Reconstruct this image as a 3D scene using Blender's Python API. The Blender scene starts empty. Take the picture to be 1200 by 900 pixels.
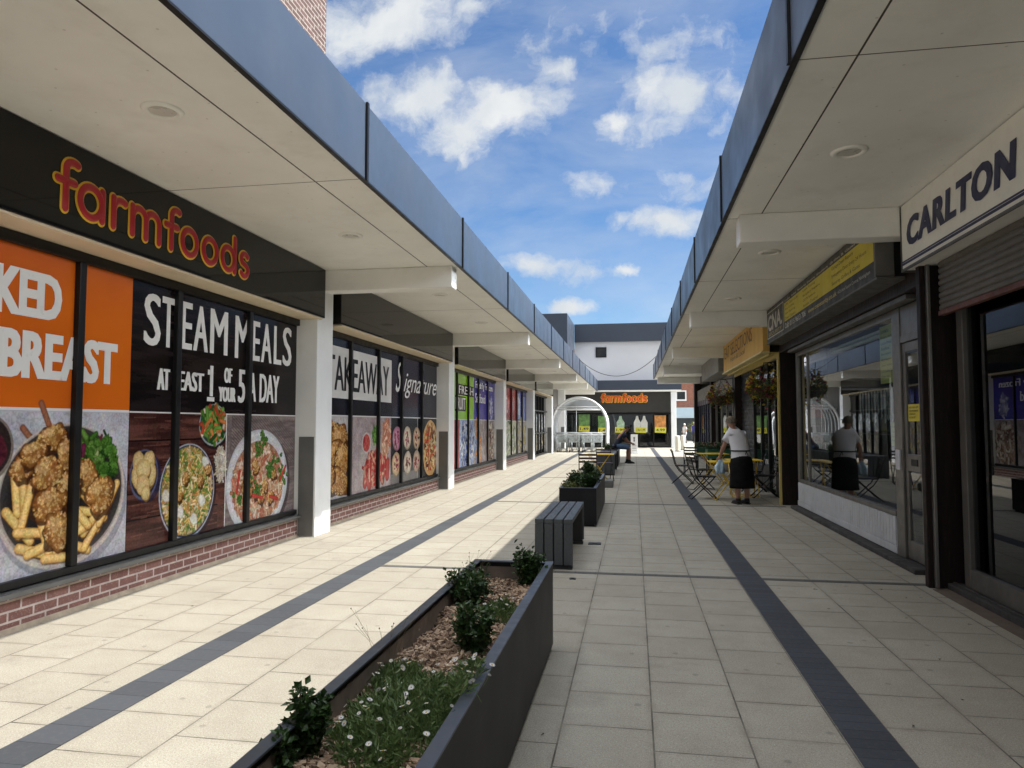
import bpy, bmesh, math, random
import numpy as np
from mathutils import Vector, Matrix, noise as mnoise

random.seed(7); RNG = np.random.default_rng(11)
scene = bpy.context.scene
COL = scene.collection
rad = math.radians

# ------------------------------------------------------------------ camera
cam_data = bpy.data.cameras.new("camera")
cam_data.sensor_fit = 'HORIZONTAL'; cam_data.sensor_width = 36.0; cam_data.lens = 24.96
cam_data.clip_start = 0.05; cam_data.clip_end = 2000
cam = bpy.data.objects.new("camera", cam_data); COL.objects.link(cam)
_fY = Vector((143.0, -47.0, 832.0)).normalized()
_p = math.atan2(47.0, 832.0)
_fZ = Vector((0, math.cos(_p), math.sin(_p))); _fZ = (_fZ - _fY * _fZ.dot(_fY)).normalized()
_fX = _fZ.cross(_fY)
if _fX.x < 0: _fX = -_fX
# columns of world axes in (right, up, forward) camera space -> camera axes in world space
_right = Vector((_fX.x, _fY.x, _fZ.x)); _up = Vector((_fX.y, _fY.y, _fZ.y)); _fwd = Vector((_fX.z, _fY.z, _fZ.z))
M = Matrix.Identity(4)
for i in range(3):
    M[i][0] = _right[i]; M[i][1] = _up[i]; M[i][2] = -_fwd[i]
M.translation = Vector((0, 0, 1.5))
cam.matrix_world = M
scene.camera = cam

# ------------------------------------------------------------------ exposure
scene.view_settings.view_transform = 'Standard'
scene.view_settings.look = 'None'
scene.view_settings.exposure = 1.2
scene.view_settings.gamma = 1.0
scene.view_settings.use_curve_mapping = False
scene.render.resolution_x = 1024; scene.render.resolution_y = 768
scene.cycles.max_bounces = 8; scene.cycles.diffuse_bounces = 4; scene.cycles.glossy_bounces = 4
scene.cycles.transparent_max_bounces = 10; scene.cycles.caustics_reflective = False; scene.cycles.caustics_refractive = False
scene.cycles.sample_clamp_indirect = 6.0
scene.cycles.use_denoising = True

# ------------------------------------------------------------------ sun
SUN = Vector((1.0, 0.12, 1.70)).normalized()
sd = bpy.data.lights.new("sun", 'SUN'); sd.energy = 2.3; sd.angle = rad(0.5); sd.color = (1.0, 0.945, 0.86)
so = bpy.data.objects.new("sun", sd); COL.objects.link(so)
so.rotation_euler = SUN.to_track_quat('Z', 'Y').to_euler(); so.location = (8, 0, 20)

# ------------------------------------------------------------------ sky with clouds
world = bpy.data.worlds.new("World"); scene.world = world; world.use_nodes = True
nt = world.node_tree; nt.nodes.clear()
SKY_STRENGTH = 0.062
def N(t, **k):
    n = nt.nodes.new(t)
    for a, b in k.items(): setattr(n, a, b)
    return n
def L(a, b): nt.links.new(a, b)
def wm(op, a, b=None, clamp=False):
    n = N('ShaderNodeMath', operation=op); n.use_clamp = clamp
    for i, v in enumerate((a, b)):
        if v is None: continue
        if isinstance(v, (int, float)): n.inputs[i].default_value = v
        else: L(v, n.inputs[i])
    return n.outputs[0]
def vm(op, a, b=None, out=0):
    n = N('ShaderNodeVectorMath', operation=op)
    for i, v in enumerate((a, b)):
        if v is None: continue
        if isinstance(v, (tuple, list)): n.inputs[i].default_value = v
        else: L(v, n.inputs[i])
    return n.outputs[out]
sky = N('ShaderNodeTexSky', sky_type='NISHITA'); sky.sun_disc = False
sky.sun_elevation = math.asin(SUN.z); sky.sun_rotation = math.atan2(SUN.x, SUN.y)
sky.air_density = 1.0; sky.dust_density = 0.25; sky.ozone_density = 2.0; sky.altitude = 50
geo = N('ShaderNodeTexCoord')
sep = N('ShaderNodeSeparateXYZ'); L(geo.outputs['Generated'], sep.inputs[0])
yc = wm('MAXIMUM', sep.outputs[1], 0.08)
px = wm('DIVIDE', sep.outputs[0], yc); pz = wm('DIVIDE', sep.outputs[2], yc)
comb = N('ShaderNodeCombineXYZ'); L(px, comb.inputs[0]); L(pz, comb.inputs[1])
n1 = N('ShaderNodeTexNoise'); n1.inputs['Scale'].default_value = 7.0; n1.inputs['Detail'].default_value = 7; n1.inputs['Roughness'].default_value = 0.62
L(comb.outputs[0], n1.inputs['Vector'])
dis = vm('SUBTRACT', n1.outputs['Color'], (0.5, 0.5, 0.5)); dis = vm('MULTIPLY', dis, (0.11, 0.075, 0.0))
pd = vm('ADD', comb.outputs[0], dis)
def dirof(u, v):
    d = _right * (u - 600) + _up * (450 - v) + _fwd * 832
    return d.x / d.y, d.z / d.y
CLOUDS = [(490,112,72,38,1.05),(588,120,78,34,1.05),(540,145,55,42,1.0),(545,185,20,22,.6),(470,20,100,40,1.1),(405,40,60,40,1.0),(545,5,50,18,.7),
          (643,80,36,20,.8),(795,108,66,32,1.0),(850,105,30,24,.55),(722,134,32,14,.8),(780,140,90,34,.52),(778,258,52,22,.95),(730,262,24,12,.5),(617,312,38,18,.95),
          (738,313,22,9,.85),(664,362,34,13,.95),(700,222,62,20,.5),(690,320,50,18,.5),(650,40,60,22,.36),(760,60,90,40,.40),(830,220,70,26,.42)]
acc = None
for (u, v, ru, rv, dn) in CLOUDS:
    cx, cz = dirof(u, v)
    ax = dirof(u + ru, v)[0] - cx; az = dirof(u, v - rv)[1] - cz
    t = vm('SUBTRACT', pd, (cx, cz, 0.0)); t = vm('MULTIPLY', t, (1 / ax, 1 / az, 0.0))
    d = vm('LENGTH', t, None, 1)
    m = wm('MULTIPLY', wm('SUBTRACT', 1.25, d), dn)
    acc = m if acc is None else wm('MAXIMUM', acc, m)
n2 = N('ShaderNodeTexNoise'); n2.inputs['Scale'].default_value = 16.0; n2.inputs['Detail'].default_value = 8; n2.inputs['Roughness'].default_value = 0.6
L(pd, n2.inputs['Vector'])
dens = wm('ADD', wm('MULTIPLY', acc, 0.9), wm('MULTIPLY', wm('SUBTRACT', n2.outputs['Fac'], 0.5), 2.0))
mr = N('ShaderNodeMapRange', interpolation_type='SMOOTHSTEP'); mr.inputs['From Min'].default_value = -0.05; mr.inputs['From Max'].default_value = 0.95
L(dens, mr.inputs['Value'])
# thin high cirrus streaks
n3 = N('ShaderNodeTexNoise'); n3.inputs['Scale'].default_value = 3.0; n3.inputs['Detail'].default_value = 9; n3.inputs['Roughness'].default_value = 0.6; n3.inputs['Distortion'].default_value = 0.3
st = vm('MULTIPLY', comb.outputs[0], (0.9, 2.6, 1.0)); L(st, n3.inputs['Vector'])
mc = N('ShaderNodeMapRange'); mc.inputs['From Min'].default_value = 0.40; mc.inputs['From Max'].default_value = 0.80; mc.inputs['To Max'].default_value = 0.50
L(n3.outputs['Fac'], mc.inputs['Value'])
# added clouds out of view, made over-bright overhead to fill the shaded street
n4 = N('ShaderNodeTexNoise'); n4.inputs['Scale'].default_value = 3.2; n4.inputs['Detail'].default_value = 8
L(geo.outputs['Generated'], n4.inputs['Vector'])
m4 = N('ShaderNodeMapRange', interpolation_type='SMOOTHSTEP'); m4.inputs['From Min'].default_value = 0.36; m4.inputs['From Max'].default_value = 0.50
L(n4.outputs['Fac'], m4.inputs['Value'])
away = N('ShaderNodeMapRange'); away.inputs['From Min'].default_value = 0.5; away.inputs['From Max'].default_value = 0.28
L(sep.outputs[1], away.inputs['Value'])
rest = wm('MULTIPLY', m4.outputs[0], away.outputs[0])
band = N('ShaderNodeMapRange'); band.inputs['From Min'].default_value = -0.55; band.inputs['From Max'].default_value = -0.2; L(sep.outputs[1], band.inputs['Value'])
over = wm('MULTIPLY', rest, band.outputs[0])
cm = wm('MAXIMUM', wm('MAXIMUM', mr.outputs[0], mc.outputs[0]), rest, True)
# cloud brightness: lit tops, greyer dense bellies
offp = vm('ADD', pd, (0.0, -0.035, 0.0)); n5 = N('ShaderNodeTexNoise'); n5.inputs['Scale'].default_value = 9.0; n5.inputs['Detail'].default_value = 6
L(offp, n5.inputs['Vector'])
cr = N('ShaderNodeMapRange'); cr.inputs['From Min'].default_value = 0.3; cr.inputs['From Max'].default_value = 0.7
L(n5.outputs['Fac'], cr.inputs['Value'])
ccol = N('ShaderNodeMix', data_type='RGBA'); ccol.inputs[6].default_value = (4.3, 4.75, 5.3, 1); ccol.inputs[7].default_value = (6.3, 6.4, 6.4, 1)
L(cr.outputs[0], ccol.inputs[0])
skym = N('ShaderNodeMix', data_type='RGBA', blend_type='MULTIPLY'); skym.inputs[0].default_value = 1.0; skym.inputs[7].default_value = (0.66, 0.86, 1.05, 1)
L(sky.outputs[0], skym.inputs[6])
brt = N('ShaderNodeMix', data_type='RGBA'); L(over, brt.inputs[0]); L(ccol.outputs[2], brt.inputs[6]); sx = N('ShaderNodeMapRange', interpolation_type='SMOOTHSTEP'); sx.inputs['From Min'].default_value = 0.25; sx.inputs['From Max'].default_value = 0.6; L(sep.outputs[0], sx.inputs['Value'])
fill_glow = N('ShaderNodeMix', data_type='RGBA'); L(sx.outputs[0], fill_glow.inputs[0]); fill_glow.inputs[6].default_value = (26.0, 26.4, 26.8, 1); fill_glow.inputs[7].default_value = (85.0, 86.0, 88.0, 1)   # added fill brightness, boosted on the sun's side to lift the poster facade
L(fill_glow.outputs[2], brt.inputs[7])
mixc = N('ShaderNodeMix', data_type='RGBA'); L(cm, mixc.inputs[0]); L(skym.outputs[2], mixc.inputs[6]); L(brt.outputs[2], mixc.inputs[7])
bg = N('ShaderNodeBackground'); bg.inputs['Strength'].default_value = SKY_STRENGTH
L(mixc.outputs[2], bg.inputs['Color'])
wo = N('ShaderNodeOutputWorld'); L(bg.outputs[0], wo.inputs['Surface'])

# ------------------------------------------------------------------ mesh helpers
class MB:
    def __init__(s): s.v = []; s.f = []; s.m = []
    def add(s, verts, faces, m=0):
        o = len(s.v); s.v += [tuple(p) for p in verts]
        s.f += [tuple(i + o for i in fc) for fc in faces]; s.m += [m] * len(faces); return s
    def box(s, x0, x1, y0, y1, z0, z1, m=0):
        v = [(x, y, z) for z in (z0, z1) for y in (y0, y1) for x in (x0, x1)]
        return s.add(v, [(0,2,3,1),(4,5,7,6),(0,1,5,4),(2,6,7,3),(0,4,6,2),(1,3,7,5)], m)
    def quad(s, a, b, c, d, m=0): return s.add([a, b, c, d], [(0,1,2,3)], m)
    def prism(s, prof, a0, a1, axis='y', m=0):
        n = len(prof)
        def P(p, a):
            return (p[0], a, p[1]) if axis == 'y' else ((a, p[0], p[1]) if axis == 'x' else (p[0], p[1], a))
        v = [P(p, a0) for p in prof] + [P(p, a1) for p in prof]
        f = [(i, (i+1) % n, n + (i+1) % n, n + i) for i in range(n)] + [tuple(range(n))[::-1], tuple(range(n, 2*n))]
        return s.add(v, f, m)
    def obar(s, a, b, w, h, m=0, up=(0,0,1)):
        a = Vector(a); b = Vector(b); d = (b - a).normalized(); u = Vector(up)
        if abs(d.dot(u)) > .98: u = Vector((1,0,0))
        r = d.cross(u).normalized(); u = r.cross(d)
        v = []
        for p in (a, b):
            for sx, sy in ((-1,-1),(1,-1),(1,1),(-1,1)): v.append(p + r * (sx*w/2) + u * (sy*h/2))
        return s.add(v, [(0,1,2,3),(7,6,5,4),(0,4,5,1),(1,5,6,2),(2,6,7,3),(3,7,4,0)], m)
    def tube(s, pts, r, seg=8, m=0, cap=True, closed=False):
        pts = [Vector(p) for p in pts]; n = len(pts)
        rs = r if isinstance(r, (list, tuple)) else [r] * n
        up = Vector((0.123, 0.321, 0.94)); v = []; prev = None
        for i, p in enumerate(pts):
            if closed: d = pts[(i+1) % n] - pts[i-1]
            else: d = pts[min(i+1, n-1)] - pts[max(i-1, 0)]
            d.normalize()
            if prev is None:
                x = d.cross(up); 
                if x.length < 1e-3: x = d.cross(Vector((1,0,0)))
                x.normalize()
            else:
                x = (prev - d * prev.dot(d)); x.normalize()
            prev = x; y = d.cross(x)
            for k in range(seg):
                a = 2*math.pi*k/seg; v.append(p + (x*math.cos(a) + y*math.sin(a)) * rs[i])
        f = []
        for i in range(n if closed else n-1):
            j = (i+1) % n
            for k in range(seg): f.append((i*seg+k, i*seg+(k+1)%seg, j*seg+(k+1)%seg, j*seg+k))
        if cap and not closed: f += [tuple(range(seg))[::-1], tuple((n-1)*seg+k for k in range(seg))]
        return s.add(v, f, m)
    def lathe(s, prof, c=(0,0,0), seg=20, m=0):
        n = len(prof); v = []
        for (r, z) in prof:
            for k in range(seg):
                a = 2*math.pi*k/seg; v.append((c[0]+r*math.cos(a), c[1]+r*math.sin(a), c[2]+z))
        f = [(i*seg+k, i*seg+(k+1)%seg, (i+1)*seg+(k+1)%seg, (i+1)*seg+k) for i in range(n-1) for k in range(seg)]
        return s.add(v, f, m)
    def ell(s, c, r, seg=10, rings=7, m=0):
        v = []; 
        for i in range(rings+1):
            t = math.pi*i/rings
            for k in range(seg):
                a = 2*math.pi*k/seg
                v.append((c[0]+r[0]*math.sin(t)*math.cos(a), c[1]+r[1]*math.sin(t)*math.sin(a), c[2]+r[2]*math.cos(t)))
        f = [(i*seg+k, (i+1)*seg+k, (i+1)*seg+(k+1)%seg, i*seg+(k+1)%seg) for i in range(rings) for k in range(seg)]
        return s.add(v, f, m)
    def loft(s, secs, seg=14, m=0, caps=True):
        # secs: (centre, rx, ry, tilt axis vectors optional)
        v = []
        for sc in secs:
            c, rx, ry = Vector(sc[0]), sc[1], sc[2]
            ex = Vector(sc[3]) if len(sc) > 3 else Vector((1,0,0)); ey = Vector(sc[4]) if len(sc) > 4 else Vector((0,1,0))
            for k in range(seg):
                a = 2*math.pi*k/seg; v.append(c + ex*(rx*math.cos(a)) + ey*(ry*math.sin(a)))
        n = len(secs)
        f = [(i*seg+k, i*seg+(k+1)%seg, (i+1)*seg+(k+1)%seg, (i+1)*seg+k) for i in range(n-1) for k in range(seg)]
        if caps: f += [tuple(range(seg))[::-1], tuple((n-1)*seg+k for k in range(seg))]
        return s.add(v, f, m)
    def leaf(s, p, d, nrm, ln, wd, m=0, fold=.25):
        p = Vector(p); d = Vector(d).normalized(); nrm = Vector(nrm); r = d.cross(nrm)
        if r.length < 1e-4: r = d.cross(Vector((.3,.5,.8)))
        r.normalize(); n = r.cross(d)
        mid = p + d*ln*.5 - n*wd*fold; tip = p + d*ln - n*ln*.12
        return s.add([p, mid + r*wd*.5 + n*wd*fold, tip, mid - r*wd*.5 + n*wd*fold, mid], [(0,1,4),(1,2,4),(2,3,4),(3,0,4)], m)

ROOT = {}
def link(o):
    COL.objects.link(o); return o
def build(mb, name, mats, parent=None, smooth=False, bevel=0.0, local=False, seg=2):
    me = bpy.data.meshes.new(name)
    off = (0,0,0)
    if parent is not None and not local: off = ROOT[parent.name]
    v = [(p[0]-off[0], p[1]-off[1], p[2]-off[2]) for p in mb.v]
    me.from_pydata(v, [], mb.f)
    if not isinstance(mats, (list, tuple)): mats = [mats]
    for m in mats: me.materials.append(m)
    if len(mats) > 1: me.polygons.foreach_set('material_index', mb.m)
    if smooth: me.polygons.foreach_set('use_smooth', [True]*len(me.polygons))
    me.update()
    o = bpy.data.objects.new(name, me); link(o)
    if parent is not None:
        o.parent = parent; ROOT[o.name] = ROOT[parent.name]
    else: ROOT[o.name] = (0,0,0)
    if bevel:
        b = o.modifiers.new("bevel", 'BEVEL'); b.width = bevel; b.segments = seg; b.limit_method = 'ANGLE'; b.angle_limit = rad(50)
        b.harden_normals = False
    return o
def tag(o, label=None, cat=None, group=None, kind=None):
    if label: o['label'] = label
    if cat: o['category'] = cat
    if group: o['group'] = group
    if kind: o['kind'] = kind
    return o
def thing(name, label, cat, loc=(0,0,0), rz=0.0, group=None):
    o = bpy.data.objects.new(name, None); o.empty_display_size = .2
    link(o); o.location = loc; o.rotation_euler = (0,0,rz); ROOT[o.name] = tuple(loc)
    return tag(o, label, cat, group)
def copy_tree(src, loc, rz=0.0, label=None, scale=None):
    def rec(o, par):
        c = o.copy(); COL.objects.link(c)
        if par is not None: c.parent = par
        for ch in list(o.children): rec(ch, c)
        return c
    r = rec(src, None); r.location = loc; r.rotation_euler = (0,0,rz)
    if scale: r.scale = (scale,)*3 if isinstance(scale,(int,float)) else scale
    if label: r['label'] = label
    ROOT[r.name] = tuple(loc)
    return r

# wall frames: (u, v, n) -> world; u runs the way the writing reads
def FL(x): return lambda u, v, n=0: (x + n, u, v)
def FR(x): return lambda u, v, n=0: (x - n, -u, v)
def FF(y): return lambda u, v, n=0: (u, y - n, v)

def text_geo(s, shear=0.0, offset=0.0, space=1.0, res=3):
    cu = bpy.data.curves.new("lettering_curve", 'FONT'); cu.body = s; cu.shear = shear; cu.offset = offset
    cu.space_character = space; cu.resolution_u = res; cu.fill_mode = 'FRONT'
    ob = bpy.data.objects.new("lettering_curve", cu); COL.objects.link(ob)
    dg = bpy.context.evaluated_depsgraph_get(); dg.update()
    me = bpy.data.meshes.new_from_object(ob.evaluated_get(dg))
    v = np.array([tuple(p.co)[:2] for p in me.vertices]); f = [tuple(p.vertices) for p in me.polygons]
    bpy.data.objects.remove(ob); bpy.data.curves.remove(cu); bpy.data.meshes.remove(me)
    lo = v.min(0); hi = v.max(0); v = (v - lo) / (hi - lo)
    return v, f
def text(mb, s, fr, u0, u1, v0, v1, n=.002, m=0, **k):
    v, f = text_geo(s, **k)
    return mb.add([fr(u0 + a*(u1-u0), v0 + b*(v1-v0), n) for a, b in v], f, m)
def rect(mb, fr, u0, u1, v0, v1, n, m=0):
    return mb.add([fr(u0,v0,n), fr(u1,v0,n), fr(u1,v1,n), fr(u0,v1,n)], [(0,1,2,3)], m)
def fbox(mb, fr, u0, u1, v0, v1, n0, n1, m=0):
    v = [fr(u,w,n) for n in (n0,n1) for w in (v0,v1) for u in (u0,u1)]
    return mb.add(v, [(0,2,3,1),(4,5,7,6),(0,1,5,4),(2,6,7,3),(0,4,6,2),(1,3,7,5)], m)

# ------------------------------------------------------------------ materials
def newmat(name):
    m = bpy.data.materials.new(name); m.use_nodes = True; t = m.node_tree; t.nodes.clear()
    out = t.nodes.new('ShaderNodeOutputMaterial'); b = t.nodes.new('ShaderNodeBsdfPrincipled')
    t.links.new(b.outputs[0], out.inputs[0]); return m, t, b, out
def c4(c): return (c[0], c[1], c[2], 1.0)
def mixrgb(t, fac, a, b, blend='MIX'):
    n = t.nodes.new('ShaderNodeMix'); n.data_type = 'RGBA'; n.blend_type = blend
    for i, v in ((0, fac), (6, a), (7, b)):
        if isinstance(v, (int, float)): n.inputs[i].default_value = v
        elif isinstance(v, tuple): n.inputs[i].default_value = c4(v)
        else: t.links.new(v, n.inputs[i])
    return n.outputs[2]
def noise(t, vec, scale, detail=4, rough=.55):
    n = t.nodes.new('ShaderNodeTexNoise'); n.inputs['Scale'].default_value = scale; n.inputs['Detail'].default_value = detail; n.inputs['Roughness'].default_value = rough
    if vec is not None: t.links.new(vec, n.inputs['Vector'])
    return n
def ramp(t, val, a, b, lo=0.0, hi=1.0):
    n = t.nodes.new('ShaderNodeMapRange'); n.inputs['From Min'].default_value = a; n.inputs['From Max'].default_value = b
    n.inputs['To Min'].default_value = lo; n.inputs['To Max'].default_value = hi; t.links.new(val, n.inputs['Value']); return n.outputs[0]
def bump(t, b, h, strength=.3, dist=.01):
    n = t.nodes.new('ShaderNodeBump'); n.inputs['Strength'].default_value = strength; n.inputs['Distance'].default_value = dist
    t.links.new(h, n.inputs['Height']); t.links.new(n.outputs[0], b.inputs['Normal'])
def pm(name, col, rough=.5, metal=0.0, var=.18, vscale=3.0, bmp=0.0, bscale=60, spec=.5, coat=0.0, stretch=None, dirt=0.0, dirtcol=(.12,.10,.08), rvar=.12):
    m, t, b, out = newmat(name)
    tc = t.nodes.new('ShaderNodeTexCoord'); vec = tc.outputs['Object']
    if stretch:
        mp = t.nodes.new('ShaderNodeMapping'); mp.inputs['Scale'].default_value = stretch; t.links.new(vec, mp.inputs[0]); vec = mp.outputs[0]
    n = noise(t, vec, vscale, 6, .6)
    lo = tuple(max(0, c*(1-var)) for c in col); hi = tuple(min(1, c*(1+var)) for c in col)
    f = ramp(t, n.outputs['Fac'], .3, .7)
    c = mixrgb(t, f, lo, hi)
    if dirt:
        d = noise(t, vec, vscale*2.3, 8, .7); c = mixrgb(t, ramp(t, d.outputs['Fac'], .52, .75, 0, dirt), c, dirtcol)
    t.links.new(c, b.inputs['Base Color'])
    r2 = noise(t, vec, vscale*3, 3); t.links.new(ramp(t, r2.outputs['Fac'], .3, .7, max(0.02, rough-rvar*rough*2), min(1, rough+rvar*rough*2)), b.inputs['Roughness'])
    b.inputs['Metallic'].default_value = metal; b.inputs['Specular IOR Level'].default_value = spec
    if coat: b.inputs['Coat Weight'].default_value = coat; b.inputs['Coat Roughness'].default_value = .05
    if bmp: bump(t, b, noise(t, vec, bscale, 3).outputs['Fac'], bmp, .004)
    return m
def attr_mat(name, rough=.2, coat=.04, spec=.5):
    m, t, b, out = newmat(name)
    a = t.nodes.new('ShaderNodeAttribute'); a.attribute_name = 'print'; spec = .14
    t.links.new(a.outputs['Color'], b.inputs['Base Color']); b.inputs['Roughness'].default_value = rough
    b.inputs['Coat Weight'].default_value = coat; b.inputs['Coat Roughness'].default_value = .04; b.inputs['Specular IOR Level'].default_value = spec
    tc = t.nodes.new('ShaderNodeTexCoord'); bump(t, b, noise(t, tc.outputs['Object'], 1.6, 2).outputs['Fac'], .25, .012)
    return m
def brick_wall_mat(name, c1, c2, mortar, axis='x', bw=.225, bh=.075, ms=.006, rough=.85):
    m, t, b, out = newmat(name)
    g = t.nodes.new('ShaderNodeNewGeometry'); s = t.nodes.new('ShaderNodeSeparateXYZ'); t.links.new(g.outputs['Position'], s.inputs[0])
    c = t.nodes.new('ShaderNodeCombineXYZ')
    t.links.new(s.outputs[1 if axis == 'x' else 0], c.inputs[0]); t.links.new(s.outputs[2], c.inputs[1])
    br = t.nodes.new('ShaderNodeTexBrick'); br.offset = .5; br.inputs['Scale'].default_value = 1; br.inputs['Brick Width'].default_value = bw; br.inputs['Row Height'].default_value = bh
    br.inputs['Mortar Size'].default_value = ms; br.inputs['Mortar Smooth'].default_value = .15; br.inputs['Bias'].default_value = -.1
    br.inputs['Color1'].default_value = c4(c1); br.inputs['Color2'].default_value = c4(c2); br.inputs['Mortar'].default_value = c4(mortar)
    t.links.new(c.outputs[0], br.inputs['Vector'])
    n = noise(t, g.outputs['Position'], 9, 8, .7)
    col = mixrgb(t, ramp(t, n.outputs['Fac'], .3, .75, 0, .55), br.outputs['Color'], tuple(x*.45 for x in c1))
    n2 = noise(t, g.outputs['Position'], 70, 4)
    col = mixrgb(t, ramp(t, n2.outputs['Fac'], .55, .8, 0, .35), col, mortar)
    t.links.new(col, b.inputs['Base Color']); b.inputs['Roughness'].default_value = rough
    h = t.nodes.new('ShaderNodeMath'); h.operation = 'SUBTRACT'; t.links.new(n2.outputs['Fac'], h.inputs[0]); t.links.new(br.outputs['Fac'], h.inputs[1])
    bump(t, b, h.outputs[0], .6, .006)
    return m
def glass_mat(name, tint=(.75,.8,.8), refl=1.0):
    m, t, b, out = newmat(name); t.nodes.remove(b)
    tr = t.nodes.new('ShaderNodeBsdfTransparent'); tr.inputs[0].default_value = c4(tint)
    gl = t.nodes.new('ShaderNodeBsdfGlossy'); gl.inputs['Roughness'].default_value = 0.0; gl.inputs['Color'].default_value = (.95,.97,1,1)
    tc = t.nodes.new('ShaderNodeTexCoord'); bp = t.nodes.new('ShaderNodeBump'); bp.inputs['Strength'].default_value = .12; bp.inputs['Distance'].default_value = .01
    t.links.new(noise(t, tc.outputs['Object'], .9, 1).outputs['Fac'], bp.inputs['Height']); t.links.new(bp.outputs[0], gl.inputs['Normal'])
    fr = t.nodes.new('ShaderNodeFresnel'); fr.inputs['IOR'].default_value = 1.5
    mu = t.nodes.new('ShaderNodeMath'); mu.operation = 'MULTIPLY'; mu.use_clamp = True; mu.inputs[1].default_value = 1.15*refl; t.links.new(fr.outputs[0], mu.inputs[0])
    gb = t.nodes.new('ShaderNodeNewGeometry'); iv = t.nodes.new('ShaderNodeMath'); iv.operation = 'SUBTRACT'; iv.inputs[0].default_value = 1.0; t.links.new(gb.outputs['Backfacing'], iv.inputs[1])
    m2 = t.nodes.new('ShaderNodeMath'); m2.operation = 'MULTIPLY'; t.links.new(mu.outputs[0], m2.inputs[0]); t.links.new(iv.outputs[0], m2.inputs[1])
    mx = t.nodes.new('ShaderNodeMixShader'); t.links.new(m2.outputs[0], mx.inputs[0]); t.links.new(tr.outputs[0], mx.inputs[1]); t.links.new(gl.outputs[0], mx.inputs[2])
    t.links.new(mx.outputs[0], out.inputs[0]); return m

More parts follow.
